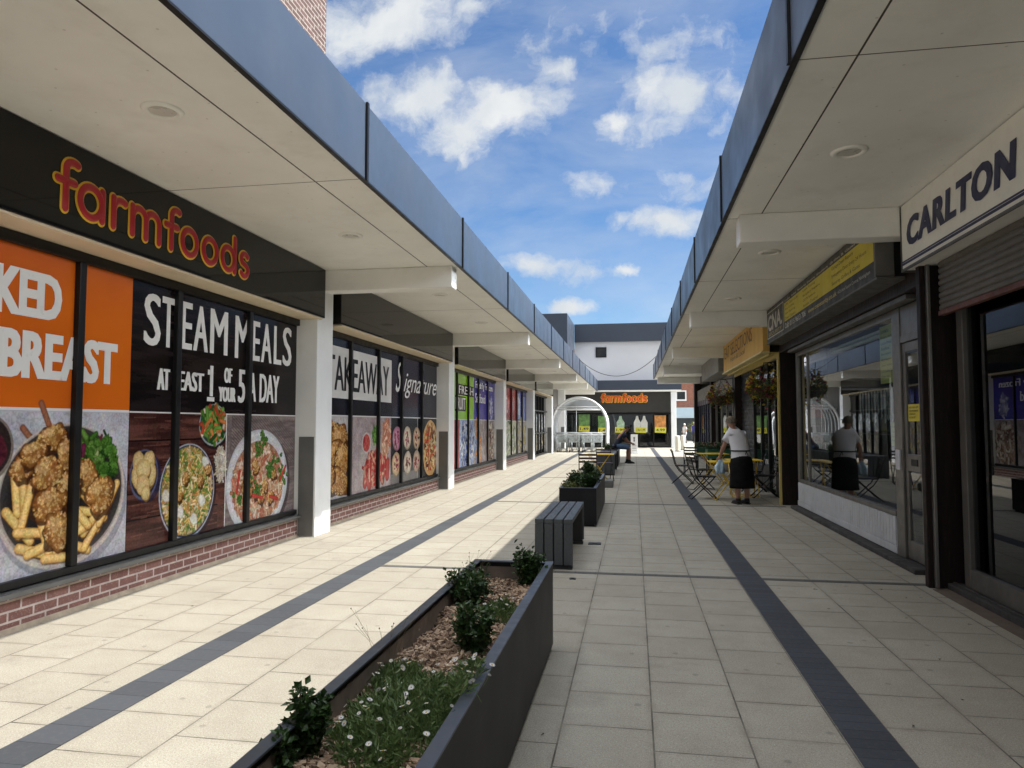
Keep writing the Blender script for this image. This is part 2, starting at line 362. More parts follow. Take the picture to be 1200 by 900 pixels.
def paving_mat():
    m, t, b, out = newmat("paving_slabs")
    g = t.nodes.new('ShaderNodeNewGeometry'); s = t.nodes.new('ShaderNodeSeparateXYZ'); t.links.new(g.outputs['Position'], s.inputs[0])
    def off(o, v):
        a = t.nodes.new('ShaderNodeMath'); a.operation = 'ADD'; t.links.new(o, a.inputs[0]); a.inputs[1].default_value = v; return a.outputs[0]
    c = t.nodes.new('ShaderNodeCombineXYZ')
    t.links.new(off(s.outputs[1], 450 - 3.589 + .225), c.inputs[0]); 
    def mth(op, a, b_):
        n = t.nodes.new('ShaderNodeMath'); n.operation = op
        for i_, q_ in enumerate((a, b_)):
            if isinstance(q_, (int, float)): n.inputs[i_].default_value = q_
            else: t.links.new(q_, n.inputs[i_])
        return n.outputs[0]
    xs = off(s.outputs[0], .371)
    xq = mth('ADD', mth('MULTIPLY', mth('MINIMUM', xs, 0.0), .980), mth('MAXIMUM', xs, 0.0))
    xq = mth('SUBTRACT', xq, mth('MULTIPLY', mth('GREATER_THAN', s.outputs[0], 1.1), .239))
    t.links.new(off(xq, .4475*400), c.inputs[1])
    br = t.nodes.new('ShaderNodeTexBrick'); br.offset = .5; br.inputs['Scale'].default_value = 1; br.inputs['Brick Width'].default_value = .4505; br.inputs['Row Height'].default_value = .4475
    br.inputs['Mortar Size'].default_value = .0048; br.inputs['Mortar Smooth'].default_value = .2
    br.inputs['Color1'].default_value = (.415,.392,.325,1); br.inputs['Color2'].default_value = (.470,.446,.375,1); br.inputs['Mortar'].default_value = (.43,.405,.335,1)
    t.links.new(c.outputs[0], br.inputs['Vector'])
    P = g.outputs['Position']
    col = br.outputs['Color']
    big = noise(t, P, .55, 5, .6); col = mixrgb(t, ramp(t, big.outputs['Fac'], .35, .7, 0, .42), col, (.30,.27,.22))
    med = noise(t, P, 3.3, 6, .65); col = mixrgb(t, ramp(t, med.outputs['Fac'], .42, .72, 0, .48), col, (.31,.275,.225))
    sp = noise(t, P, 190, 2, .6); col = mixrgb(t, ramp(t, sp.outputs['Fac'], .34, .50, .62, 0), col, (.17,.155,.125))
    sp3 = noise(t, P, 85, 3, .7); col = mixrgb(t, ramp(t, sp3.outputs['Fac'], .36, .52, .42, 0), col, (.22,.20,.16))
    sp2 = noise(t, P, 150, 2, .6); col = mixrgb(t, ramp(t, sp2.outputs['Fac'], .58, .70, 0, .55), col, (.70,.67,.57))
    vo = t.nodes.new('ShaderNodeTexVoronoi'); vo.voronoi_dimensions = '2D'; vo.inputs['Scale'].default_value = 1.7; t.links.new(P, vo.inputs['Vector'])
    wob = noise(t, P, 26, 3)
    dd = t.nodes.new('ShaderNodeMath'); dd.operation = 'MULTIPLY_ADD'; t.links.new(wob.outputs['Fac'], dd.inputs[0]); dd.inputs[1].default_value = .05; t.links.new(vo.outputs['Distance'], dd.inputs[2])
    col = mixrgb(t, ramp(t, dd.outputs[0], .045, .062, .42, 0), col, (.15,.135,.115))
    jn = noise(t, P, 2.1, 6, .7); jf = t.nodes.new('ShaderNodeMath'); jf.operation = 'MULTIPLY'; t.links.new(br.outputs['Fac'], jf.inputs[0]); t.links.new(ramp(t, jn.outputs['Fac'], .34, .62, .25, 1.0), jf.inputs[1])
    col = mixrgb(t, jf.outputs[0], col, (.055,.048,.038))
    b2 = t.nodes.new('ShaderNodeTexBrick'); b2.offset = .5
    for k_, v_ in (('Scale', 1), ('Brick Width', .4505), ('Row Height', .4475), ('Mortar Size', .045), ('Mortar Smooth', 1.0)): b2.inputs[k_].default_value = v_
    t.links.new(c.outputs[0], b2.inputs['Vector']); dn = noise(t, P, 5.5, 7, .75)
    ed = t.nodes.new('ShaderNodeMath'); ed.operation = 'MULTIPLY'; t.links.new(b2.outputs['Fac'], ed.inputs[0]); t.links.new(ramp(t, dn.outputs['Fac'], .42, .68, 0, .55), ed.inputs[1])
    col = mixrgb(t, ed.outputs[0], col, (.20,.175,.135))
    # faint drips and old spills running across the slabs
    wv = noise(t, P, 1.7, 9, .75); col = mixrgb(t, ramp(t, wv.outputs['Fac'], .56, .70, 0, .34), col, (.20,.175,.14))
    t.links.new(col, b.inputs['Base Color']); b.inputs['Roughness'].default_value = .82; b.inputs['Specular IOR Level'].default_value = .35
    h = t.nodes.new('ShaderNodeMath'); h.operation = 'MULTIPLY_ADD'; t.links.new(br.outputs['Fac'], h.inputs[0]); h.inputs[1].default_value = -1.5; t.links.new(sp.outputs['Fac'], h.inputs[2])
    bump(t, b, h.outputs[0], .35, .004)
    return m
def band_mat(name, axis, w, l, col, lo):
    m, t, b, out = newmat(name)
    g = t.nodes.new('ShaderNodeNewGeometry'); s = t.nodes.new('ShaderNodeSeparateXYZ'); t.links.new(g.outputs['Position'], s.inputs[0])
    c = t.nodes.new('ShaderNodeCombineXYZ')
    a = t.nodes.new('ShaderNodeMath'); a.operation = 'ADD'; t.links.new(s.outputs[axis], a.inputs[0]); a.inputs[1].default_value = -lo + 10*w
    a2 = t.nodes.new('ShaderNodeMath'); a2.operation = 'ADD'; t.links.new(s.outputs[1-axis], a2.inputs[0]); a2.inputs[1].default_value = 300
    t.links.new(a2.outputs[0], c.inputs[0]); t.links.new(a.outputs[0], c.inputs[1])
    br = t.nodes.new('ShaderNodeTexBrick'); br.offset = 0; br.inputs['Scale'].default_value = 1; br.inputs['Brick Width'].default_value = l; br.inputs['Row Height'].default_value = w
    br.inputs['Mortar Size'].default_value = .003; br.inputs['Color1'].default_value = c4(col); br.inputs['Color2'].default_value = c4(tuple(x*1.35 for x in col)); br.inputs['Mortar'].default_value = c4(tuple(x*.45 for x in col))
    t.links.new(c.outputs[0], br.inputs['Vector'])
    n = noise(t, g.outputs['Position'], 30, 6, .7); cc = mixrgb(t, ramp(t, n.outputs['Fac'], .5, .8, 0, .3), br.outputs['Color'], (.16,.15,.14))
    t.links.new(cc, b.inputs['Base Color']); b.inputs['Roughness'].default_value = .75
    bump(t, b, br.outputs['Fac'], -.4, .004); return m
def stretch_wood(name, a, bcol, sc=(2,30,30), rough=.55):
    m, t, b, out = newmat(name); tc = t.nodes.new('ShaderNodeTexCoord'); mp = t.nodes.new('ShaderNodeMapping'); mp.inputs['Scale'].default_value = sc
    t.links.new(tc.outputs['Object'], mp.inputs[0]); n = noise(t, mp.outputs[0], 1, 6, .6)
    t.links.new(mixrgb(t, ramp(t, n.outputs['Fac'], .3, .7), a, bcol), b.inputs['Base Color']); b.inputs['Roughness'].default_value = rough
    bump(t, b, n.outputs['Fac'], .2, .003); return m
def leaf_mat(name, a, bcol, tr=.25, rough=.45):
    m, t, b, out = newmat(name)
    g = t.nodes.new('ShaderNodeNewGeometry'); tc = t.nodes.new('ShaderNodeTexCoord')
    n = noise(t, tc.outputs['Object'], 14, 3)
    f = t.nodes.new('ShaderNodeMath'); f.operation = 'MULTIPLY_ADD'; t.links.new(g.outputs['Random Per Island'], f.inputs[0]); f.inputs[1].default_value = .6
    sc = t.nodes.new('ShaderNodeMath'); sc.operation = 'MULTIPLY'; t.links.new(n.outputs['Fac'], sc.inputs[0]); sc.inputs[1].default_value = .5; t.links.new(sc.outputs[0], f.inputs[2])
    c = mixrgb(t, f.outputs[0], a, bcol); t.links.new(c, b.inputs['Base Color']); b.inputs['Roughness'].default_value = rough
    tl = t.nodes.new('ShaderNodeBsdfTranslucent'); t.links.new(c, tl.inputs[0])
    mx = t.nodes.new('ShaderNodeMixShader'); mx.inputs[0].default_value = tr; t.links.new(b.outputs[0], mx.inputs[1]); t.links.new(tl.outputs[0], mx.inputs[2]); t.links.new(mx.outputs[0], out.inputs[0])
    return m

K = {}
K['paving'] = paving_mat()
K['band'] = band_mat("blue_grey_setts", 0, .26, .20, (.052,.058,.068), -2.9)
K['band2'] = band_mat("blue_grey_setts_narrow", 0, .26, .10, (.040,.045,.056), .97)
K['strip'] = band_mat("cross_setts", 1, .4, .2, (.085,.085,.085), 0)
K['soffit'] = pm("cream_soffit_panel", (.92,.91,.86), .55, var=.06, vscale=.8, dirt=.16, dirtcol=(.40,.35,.28))
_t = K['soffit'].node_tree; _b = [n for n in _t.nodes if n.type == 'BSDF_PRINCIPLED'][0]; _c = _b.inputs['Base Color'].links[0].from_socket
_g = _t.nodes.new('ShaderNodeNewGeometry'); _v = _t.nodes.new('ShaderNodeTexVoronoi'); _v.voronoi_dimensions = '2D'; _v.inputs['Scale'].default_value = 2.6; _t.links.new(_g.outputs['Position'], _v.inputs['Vector'])
_c2 = mixrgb(_t, ramp(_t, _v.outputs['Distance'],   .014, .028, .32, 0), _c, (.25,.20,.15)); _w = noise(_t, _g.outputs['Position'], 1.1, 7, .7)
_c2 = mixrgb(_t, ramp(_t, _w.outputs['Fac'], .55, .72, 0, .16), _c2, (.48,.42,.32)); _t.links.new(_c2, _b.inputs['Base Color'])
K['groove'] = pm("dark_panel_joint", (.06,.05,.04), .8)
K['fascia'] = pm("blue_grey_metal_fascia", (.050,.068,.098), .42, .0, var=.07, vscale=.6, dirt=.12, dirtcol=(.12,.14,.165), spec=.55)
K['fasciad'] = pm("dark_blue_grey_cladding", (.042,.054,.078), .45, var=.10, vscale=.7)
K['beam'] = pm("cream_painted_beam", (.89,.885,.845), .55, var=.06, vscale=1.2, dirt=.14, dirtcol=(.42,.37,.30))
K['col'] = pm("white_painted_column", (.86,.88,.895), .5, var=.05, vscale=1.5, dirt=.12, dirtcol=(.45,.42,.37))
K['kick'] = pm("grey_kick_plate", (.17,.175,.175), .45, .3, var=.12, vscale=2, dirt=.2)
K['black'] = pm("black_window_frame", (.010,.010,.011), .42, spec=.3, var=.2)
K['signb'] = pm("gloss_black_sign_panel", (.006,.0057,.0053), .045, var=.12, spec=.32)
K['strip_cream'] = pm("cream_lintel_board", (.74,.62,.44), .6, var=.05)
K['lred'] = pm("red_sign_letter", (.47,.018,.03), .38, var=.06)
K['lyel'] = pm("yellow_sign_outline", (.80,.50,.03), .42, var=.06)
K['lorange'] = pm("orange_sign_letter", (.80,.16,.03), .4, var=.06)
K['brick'] = brick_wall_mat("plinth_brick", (.22,.10,.088), (.30,.15,.13), (.66,.58,.54), ms=.0085)
K['brickup'] = brick_wall_mat("upper_brick", (.085,.043,.035), (.13,.066,.054), (.36,.32,.28), ms=.010)
K['brickf'] = brick_wall_mat("far_brick", (.27,.085,.05), (.35,.13,.08), (.40,.33,.27), axis='y')
K['print'] = attr_mat("printed_vinyl")
K['printm'] = attr_mat("printed_board", .5, .0)
K['white'] = pm("white_print", (.80,.80,.79), .35, var=.03)
K['navy'] = pm("navy_lettering", (.016,.020,.085), .4, var=.05)
K['cream'] = pm("cream_sign_board", (.92,.905,.84), .4, var=.04, dirt=.15, dirtcol=(.42,.36,.27))
K['glass'] = glass_mat("shop_glass")
K['glassd'] = glass_mat("dark_shop_glass", (.35,.38,.38), 1.0)
K['alu'] = pm("weathered_aluminium", (.235,.225,.21), .38, .7, var=.12, vscale=3, dirt=.25)
K['alud'] = pm("bronze_grey_aluminium", (.13,.124,.115), .45, .3, var=.15, vscale=3, dirt=.25)
K['brown'] = pm("dark_brown_stained_timber", (.015,.009,.008), .5, spec=.25, var=.3, vscale=4, stretch=(6,6,.6), dirt=.2)
K['shutter'] = pm("grey_brown_roller_shutter", (.145,.13,.112), .5, .35, var=.14, vscale=2, dirt=.3)
K['white_riser'] = pm("painted_stall_riser", (.58,.60,.63), .55, var=.08, vscale=2, dirt=.3)
K['grey_step'] = pm("dark_grey_step", (.05,.048,.047), .8, var=.2, bmp=.2)
K['interior'] = pm("dim_shop_interior", (.11,.105,.10), .8, var=.2, vscale=1.5)
K['planter'] = pm("charcoal_planter_steel", (.010,.010,.0135), .5, .0, var=.08, vscale=.8, spec=.25, rvar=.03, dirt=.12, dirtcol=(.10,.10,.10))
K['bench'] = pm("grey_composite_slat", (.070,.078,.086), .5, var=.16, vscale=3, stretch=(12,.8,12), bmp=.15)
K['benchd'] = pm("dark_bench_steel", (.03,.03,.032), .45, .3)
K['soil'] = pm("planter_soil", (.055,.036,.024), .9, var=.4, vscale=20, bmp=.6)
K['dkmetal'] = pm("black_powder_coated_metal", (.016,.016,.017), .4, .2)
K['ylmetal'] = pm("yellow_powder_coated_metal", (.82,.56,.03), .42, var=.08)
K['plum'] = pm("plum_painted_slats", (.055,.022,.030), .42, var=.12)
K['galv'] = pm("galvanised_white_tube", (.72,.73,.74), .35, .15, var=.06)
K['wire'] = pm("zinc_trolley_wire", (.62,.66,.67), .3, .55, var=.06)
K['clear'] = glass_mat("clear_polycarbonate", (.88,.92,.93), .8)
K['milky'] = glass_mat("milky_polycarbonate", (.80,.84,.86), .8)
_t = K['milky'].node_tree; _o = [n for n in _t.nodes if n.type == 'OUTPUT_MATERIAL'][0]; _src = _o.inputs[0].links[0].from_socket
_d = _t.nodes.new('ShaderNodeBsdfTranslucent'); _d.inputs[0].default_value = (.8,.82,.84,1); _mx = _t.nodes.new('ShaderNodeMixShader'); _mx.inputs[0].default_value = .38
_t.links.new(_src, _mx.inputs[1]); _t.links.new(_d.outputs[0], _mx.inputs[2]); _t.links.new(_mx.outputs[0], _o.inputs[0])
K['render'] = pm("white_wall_render", (.62,.625,.65), .75, var=.04, vscale=.5, dirt=.06, dirtcol=(.5,.48,.45))
K['wood'] = stretch_wood("orange_varnished_boards", (.60,.34,.06), (.74,.47,.12), (3, 3, .8))
K['gold'] = pm("yellow_gold_trim", (.62,.50,.16), .45, var=.08)
K['blueshop'] = pm("navy_shopfront_paint", (.018,.024,.06), .4, var=.2)
K['chip'] = None
# ------------------------------------------------------------------ ground
m = MB(); m.box(-220, 220, -120, 420, -.4, 0)
tag(build(m, "pavement", K['paving']), kind='structure')
m = MB(); m.box(-2.897, -2.654, -8, 45.2, -.02, .004); tag(build(m, "paving_band", K['band']), kind='structure')
m = MB(); m.box(.978, 1.208, -8, 45.2, -.02, .004); tag(build(m, "paving_band", K['band2']), kind='structure')
for k in range(-1, 6):
    y = 7.24 + 6.36*k; w = .085
    m = MB(); m.box(-2.654, .978, y, y+w, -.02, .0035); m.box(1.208, 2.70, y, y+w, -.02, .0035)
    tag(build(m, "paving_strip", K['strip']), kind='structure')

K['fillet'] = pm("tan_mortar_fillet", (.40,.33,.25), .85, var=.25, vscale=6, dirt=.4)
# ------------------------------------------------------------------ shop parade with the posters
PIT = 6.95
LB = thing("shop_parade", "long low shop parade with brick plinth, white columns, poster-covered windows and cream canopy", "shop building", (-6, 20, 0))
m = MB(); m.box(-13, -4.62, -5, 46.0, 0, 4.26); build(m, "wall", K['interior'], LB)
m = MB(); m.box(-13, -4.5, -5, 9.72, 4.3, 9.5); build(m, "upper_wall", K['brickup'], LB)
m = MB(); m.box(-13, -4.62, 9.73, 41.0, 4.262, 4.4); build(m, "roof", K['fasciad'], LB)
for k in range(-1, 5):
    d = PIT*k
    a, b = 2.55+d, 8.95+d+.35
    if k < 4:
        m = MB(); m.box(-4.60, -4.45, 2.5+d, 9.05+d, 0, .25); pl_ = build(m, "plinth", K['brick'], LB)
        m = MB(); m.prism([(-4.5,0),(-4.428,0),(-4.440,.028),(-4.449,.034),(-4.5,.034)], 2.52+d, 9.03+d); build(m, "mortar_fillet", K['fillet'], pl_)
    y0, y1 = (2.70+d, 9.25+d)
    zb = .30 if k < 4 else .02
    fr = MB()
    fr.box(-4.56, -4.455, y0, y1, zb+.002, zb+.06); fr.box(-4.56, -4.455, y0, y1, 2.83, 2.915)
    fr.box(-4.56, -4.455, y0, y0+.07, zb+.061, 2.829); fr.box(-4.56, -4.46, y1-.26, y1, zb+.061, 2.829)
    muls = [1.13, 2.405, 3.68, 5.02] if k < 4 else [1.0, 2.0, 3.0, 4.0, 5.0]
    for q in muls: fr.box(-4.56, -4.45, y0+q-.036, y0+q+.036, zb+.061, 2.829)
    if k == 4:
        fr.box(-4.558, -4.452, y0+.071, y1-.27, 2.1, 2.16); fr.box(-4.558, -4.452, y0+.071, y1-.27, 1.05, 1.09)
    w = build(fr, "window", K['black'], LB, bevel=.006)
    p = MB(); p.box(-4.535, -4.525, y0+.02, y1-.02, zb+.03, 2.88); build(p, "pane", K['signb'], w)
    if k < 4:
        s_ = MB(); s_.prism([(-4.6, .252), (-4.40, .252), (-4.40, .285), (-4.6, .305)], 2.52+d, 9.03+d); build(s_, "sill", K['kick'], w)
    m = MB(); m.box(-4.62, -4.165, 2.72+d, 9.02+d, 2.918, 2.94); m.box(-4.62, -4.50, 2.6+d, 9.4+d, 2.941, 3.62); build(m, "lintel_board", K['strip_cream'], LB)
for k in range(-1, 6):
    y = 8.95 + PIT*k
    m = MB(); m.box(-4.615, -4.20, y, y+.5, 0, 3.62); c = build(m, "column", K['col'], LB, bevel=.008)
    m = MB(); m.box(-4.44, -4.225, y-.006, y+.08, .012, 1.33); m.box(-4.44, -4.225, y+.42, y+.506, .012, 1.33)
    build(m, "kick_plate", K['kick'], c)
    
def canopy(parent, x_edge, x_wall, y0, y1, jy, jp, sgn, groove_x, lamp_x, lamp_ys, beam_ys, beam_x):
    xa, xb = sorted((x_edge + sgn*.012, x_wall))
    m = MB(); m.box(xa, xb, y0, y1, 3.62, 3.69)
    can = build(m, "canopy", K['soffit'], parent)
    g = MB(); g.box(groove_x-.006, groove_x+.006, y0, y1, 3.6185, 3.6215)
    j = jy
    while j > y0: j -= jp
    joints = []
    while j < y1:
        if j > y0 + .2: joints.append(j)
        j += jp
    for j in joints: g.box(xa+.002, xb-.002, j-.004, j+.004, 3.619, 3.6212)
    build(g, "soffit_joint", K['groove'], can)
    e = [y0] + joints + [y1]
    for a, b in zip(e[:-1], e[1:]):
        p = MB()
        x0, x1 = sorted((x_edge, x_edge + sgn*.03))
        p.box(x0, x1, a+.0265, b-.0265, 3.612, 4.28)
        p.box(*sorted((x_edge+sgn*.031, x_edge+sgn*.25)), a+.001, b-.001, 4.20, 4.275)
        build(p, "fascia_panel", K['fascia'], can, bevel=.004)
    for j in joints:
        q = MB(); q.box(*sorted((x_edge+sgn*.003, x_edge+sgn*.03)), j-.026, j+.026, 3.6125, 4.279); q.box(*sorted((x_edge-sgn*.018, x_edge+sgn*.003)), j-.02, j+.02, 3.60, 4.29); build(q, "fascia_joint", K['black'], can)
    q = MB(); q.box(*sorted((x_edge-sgn*.002, x_edge+sgn*.04)), y0, y1, 3.598, 3.6115); build(q, "drip_trim", K['black'], can)
    bk = MB(); bk.box(*sorted((x_edge+sgn*.034, x_edge+sgn*.05)), y0+.01, y1-.01, 3.69, 4.19); build(bk, "fascia_backing", K['groove'], can)
    t = MB(); t.box(*sorted((x_edge+sgn*.26, x_wall)), y0, y1, 4.10, 4.16); build(t, "canopy_deck", K['fasciad'], can)
    for y in beam_ys:
        b = MB(); b.box(*sorted((beam_x, x_wall)), y, y+.25, 3.33, 3.6195); build(b, "beam", K['beam'], can, bevel=.012)
    for y in lamp_ys:
        l = MB(); l.lathe([(.088,.004),(.090,-.012),(.110,-.020),(.130,-.012),(.136,.0)], (lamp_x, y, 3.6185), 28)
        l.lathe([(0,-.004),(.0885,-.004)], (lamp_x, y, 3.6165), 28, 1)
        build(l, "downlight", [K['soffit'], K['lens']], can, smooth=True)
    return can
K['lens'] = pm("frosted_lamp_lens", (.62,.60,.55), .3)
canopy(LB, -2.265, -4.615, -5, 46, 5.73, 3.5, -1, -2.73, -3.12, [y+PIT*k for k in range(-1, 6) for y in (4.22, 7.45)], [9.13+PIT*k for k in range(-1, 6)], -2.38)

# ------------------------------------------------------------------ shop parade in the shade
RB = thing("shop_parade", "shaded low shop parade with dark piers, roller shutters, glazed shopfronts and cream canopy", "shop building", (6, 14, 0))
m = MB()
m.box(9.0, 9.2, -6, 33.6, 0, 4.3); m.box(2.96, 9.0, -6, 33.6, 3.3, 3.615)
for y in (-6, 7.25, 13.55, 20.35, 26.6, 33.3): m.box(3.05, 8.99, y, y+.25, 0, 3.29)
build(m, "wall", K['interior'], RB)
m = MB(); m.box(2.96, 9.2, -6, 33.6, 3.70, 4.25); build(m, "roof", K['fasciad'], RB)
canopy(RB, .92, 2.955, -6, 33.9, 4.25, 3.27, 1, 1.29, 1.67, [5.78+3.29*k for k in range(-3, 9)], [7.36+6.36*k for k in range(-2, 5)], 1.07)
for (y0, y1, x0) in ((7.15, 7.235, 2.65), (13.93, 14.0, 2.71), (20.30, 20.62, 2.75), (26.5, 26.78, 2.75), (33.2, 33.6, 2.72)):
    m = MB(); m.box(x0, 3.04, y0, y1, 0, 3.61); build(m, "pier", K['brown'], RB, bevel=.006)
# --- nearest shopfront
m = MB(); m.box(2.89, 2.97, -6, 6.88, .06, .23); m.box(2.89, 2.97, 6.88, 7.0, .06, 2.62)
m.box(2.89, 2.97, 3.0, 3.08, .231, 2.62); m.box(2.89, 2.97, -.4, -.32, .231, 2.62); m.box(2.90, 2.97, -6, 6.88, 2.56, 2.62)
w = build(m, "window", K['alud'], RB, bevel=.005)
m = MB(); m.box(2.93, 2.942, -6, 6.89, .22, 2.57); build(m, "pane", K['glassd'], w)
m = MB(); m.box(2.80, 3.02, -6, 7.14, 0, .055); m.box(2.84, 2.87, -6, 7.13, .055, .07); build(m, "doorstep", K['grey_step'], RB, bevel=.006)
m = MB(); m.box(2.695, 2.725, 7.10, 7.145, .01, 3.0); build(m, "shutter_guide", K['alu'], RB, bevel=.004)
m = MB(); m.box(2.98, 3.04, 7.0, 7.15, 0, 3.29); build(m, "pier", K['brown'], RB)
def slats(mb, x, y0, y1, z0, z1, n, bulge=.014, th=.012):
    prof = []
    for i in range(n):
        a = z0 + (z1-z0)*i/n; h = (z1-z0)/n
        prof += [(x, a), (x-bulge*.8, a+h*.2), (x-bulge, a+h*.5), (x-bulge*.8, a+h*.8), (x, a+h*.96)]
    prof += [(x+th, z1), (x+th, z0)]
    mb.prism(prof, y0, y1)
m = MB(); slats(m, 2.77, -6, 7.0, 2.53, 2.985, 8); sh = build(m, "roller_shutter", K['shutter'], RB)
m = MB(); m.box(2.745, 2.80, -6, 7.0, 2.485, 2.529); build(m, "bottom_rail", pm("rusty_red_rail", (.14,.055,.042), .6, var=.4, vscale=5, dirt=.4), sh, bevel=.004)
m = MB(); slats(m, 3.04, -6, 6.9, .1, 2.9, 18, .012); build(m, "security_grille", pm("dark_inner_shutter", (.035,.036,.037), .5, .3), RB)
# --- key-cutting shop: window, riser, door
m = MB()
m.box(2.88, 2.95, 8.52, 8.60, .03, 2.78); m.box(2.88, 2.95, 13.30, 13.44, .48, 2.78); m.box(2.87, 2.95, 8.601, 13.30, .475, .53); m.box(2.88, 2.95, 8.601, 13.30, 2.70, 2.78)
m.box(2.885, 2.945, 12.62, 12.67, .531, 2.70)
w = build(m, "window", K['alu'], RB, bevel=.005)
m = MB(); m.box(2.905, 2.917, 8.59, 13.31, .52, 2.71); build(m, "pane", K['glass'], w)
m = MB(); m.box(2.90, 3.02, 8.60, 13.45, .06, .474)
yy = 8.64
while yy < 13.4:
    m.box(2.874, 2.9, yy, yy+.084, .15, .47); yy += .1
m.box(2.868, 2.9, 8.60, 13.45, .06, .145)
build(m, "stall_riser", K['white_riser'], RB, bevel=.004)
m = MB(); m.box(2.74, 3.0, 7.74, 13.44, 0, .05); build(m, "doorstep", K['grey_step'], RB, bevel=.008)
m = MB(); m.box(2.875, 2.95, 8.36, 8.517, .055, 2.78); m.box(2.88, 2.95, 7.30, 7.85, .055, 2.78); m.box(2.88, 2.95, 7.851, 8.359, 2.385, 2.46); m.box(2.89, 2.95, 7.851, 8.359, 2.461, 2.78)
build(m, "door_frame", K['alu'], RB, bevel=.005)
m = MB(); m.box(2.90, 2.94, 7.86, 7.93, .065, 2.375); m.box(2.90, 2.94, 8.28, 8.35, .065, 2.375); m.box(2.90, 2.94, 7.931, 8.279, 2.28, 2.375); m.box(2.90, 2.94, 7.931, 8.279, .065, .26); m.box(2.895, 2.94, 7.931, 8.279, 1.0, 1.18)
d = build(m, "door", K['alu'], RB, bevel=.004)
m = MB(); m.box(2.915, 2.925, 7.92, 8.29, .25, 2.29); build(m, "pane", K['glass'], d)
m = MB(); m.box(2.888, 2.894, 7.99, 8.16, 1.06, 1.13); build(m, "letter_plate", K['black'], d)
m = MB(); m.box(2.85, 2.874, 8.38, 8.50, 1.0, 1.22); build(m, "handle", K['white_riser'], d, bevel=.006)
m = MB(); m.box(2.70, 2.87, 7.30, 13.9, 2.83, 3.0); hs = build(m, "shutter_box", K['brown'], RB, bevel=.006)
m = MB(); m.box(2.74, 2.86, 7.75, 13.4, 2.775, 2.826); build(m, "bottom_rail", K['alud'], hs, bevel=.006)
m = MB(); slats(m, 3.10, 12.2, 13.4, .5, 2.75, 16, .012); build(m, "security_grille", pm("dark_green_inner_shutter", (.028,.033,.033), .5), RB)
m = MB(); m.tube([(3.05, 9.0, 2.60), (3.05, 11.6, 2.60)], .03, 8); m.box(3.02, 3.08, 8.9, 11.7, 2.635, 2.67); build(m, "fluorescent_batten", K['white'], RB, smooth=False)
# --- café front
m = MB()
for y in (14.0, 14.75, 15.6, 16.4, 17.3, 18.35): m.box(2.92, 3.0, y, y+.09, 0.02, 2.83)
m.box(2.92, 3.0, 14.0, 18.44, 2.831, 2.9); m.box(2.925, 2.995, 14.091, 18.35, 2.25, 2.31); m.box(2.925, 2.995, 14.75, 15.6, .02, .5); m.box(2.925, 2.995, 16.49, 18.35, .02, .55)
w = build(m, "window", K['black'], RB, bevel=.005)
m = MB(); m.box(2.955, 2.965, 14.05, 18.4, .1, 2.85); build(m, "pane", K['glass'], w)
m = MB(); slats(m, 2.93, 18.44, 20.29, .02, 2.88, 26, .012); build(m, "roller_shutter", pm("black_roller_shutter", (.018,.018,.02), .45, .3), RB)
m = MB(); m.box(2.665, 2.705, 13.95, 14.02, 0, 2.76); build(m, "corner_post", K['gold'], RB, bevel=.003)
m = MB(); m.box(2.52, 2.56, 14.02, 20.05, 2.80, 2.84); m.box(2.561, 3.0, 14.02, 20.05, 2.845, 2.862); m.box(2.70, 2.73, 14.02, 20.05, 2.77, 2.844); build(m, "gilt_cornice", K['gold'], RB, bevel=.004)
# --- two shops beyond
m = MB(); slats(m, 2.86, 20.64, 26.49, 2.2, 3.0, 11, .014); build(m, "roller_shutter", K['shutter'], RB)
m = MB()
for y in (20.63, 22.0, 23.4, 24.8, 26.4): m.box(2.90, 2.98, y, y+.09, .02, 2.6)
m.box(2.90, 2.98, 20.721, 26.4, .02, .45)
w = build(m, "window", K['alu'], RB, bevel=.005)
m = MB(); m.box(2.935, 2.945, 20.7, 26.45, .4, 2.6); build(m, "pane", K['glass'], w)
m = MB(); m.box(2.42, 2.90, 21.2, 26.3, 3.02, 3.60); build(m, "fascia_box", pm("grey_fascia_box", (.30,.29,.26), .6, dirt=.4), RB, bevel=.01)
m = MB(); slats(m, 2.86, 26.8, 33.19, 2.5, 3.0, 7, .014); build(m, "roller_shutter", K['shutter'], RB)
m = MB()
for i in range(7): m.box(2.84, 2.90, 26.8+.91*i, 26.8+.91*i+.12, .02, 2.5)
m.box(2.85, 2.90, 26.8, 33.2, .021, .7); m.box(2.85, 2.90, 26.8, 33.2, 2.30, 2.49)
w = build(m, "window", K['blueshop'], RB, bevel=.005)
m = MB(); m.box(2.87, 2.88, 26.9, 33.1, .69, 2.31); build(m, "pane", K['glassd'], w)

m = MB(); m.box(2.66, 2.80, 2.0, 7.1, -.02, .004); tag(build(m, "threshold_bricks", brick_wall_mat("red_threshold_brick", (.16,.07,.05), (.22,.10,.07), (.16,.13,.10), axis='x', bw=.22, bh=.3)), kind='structure')
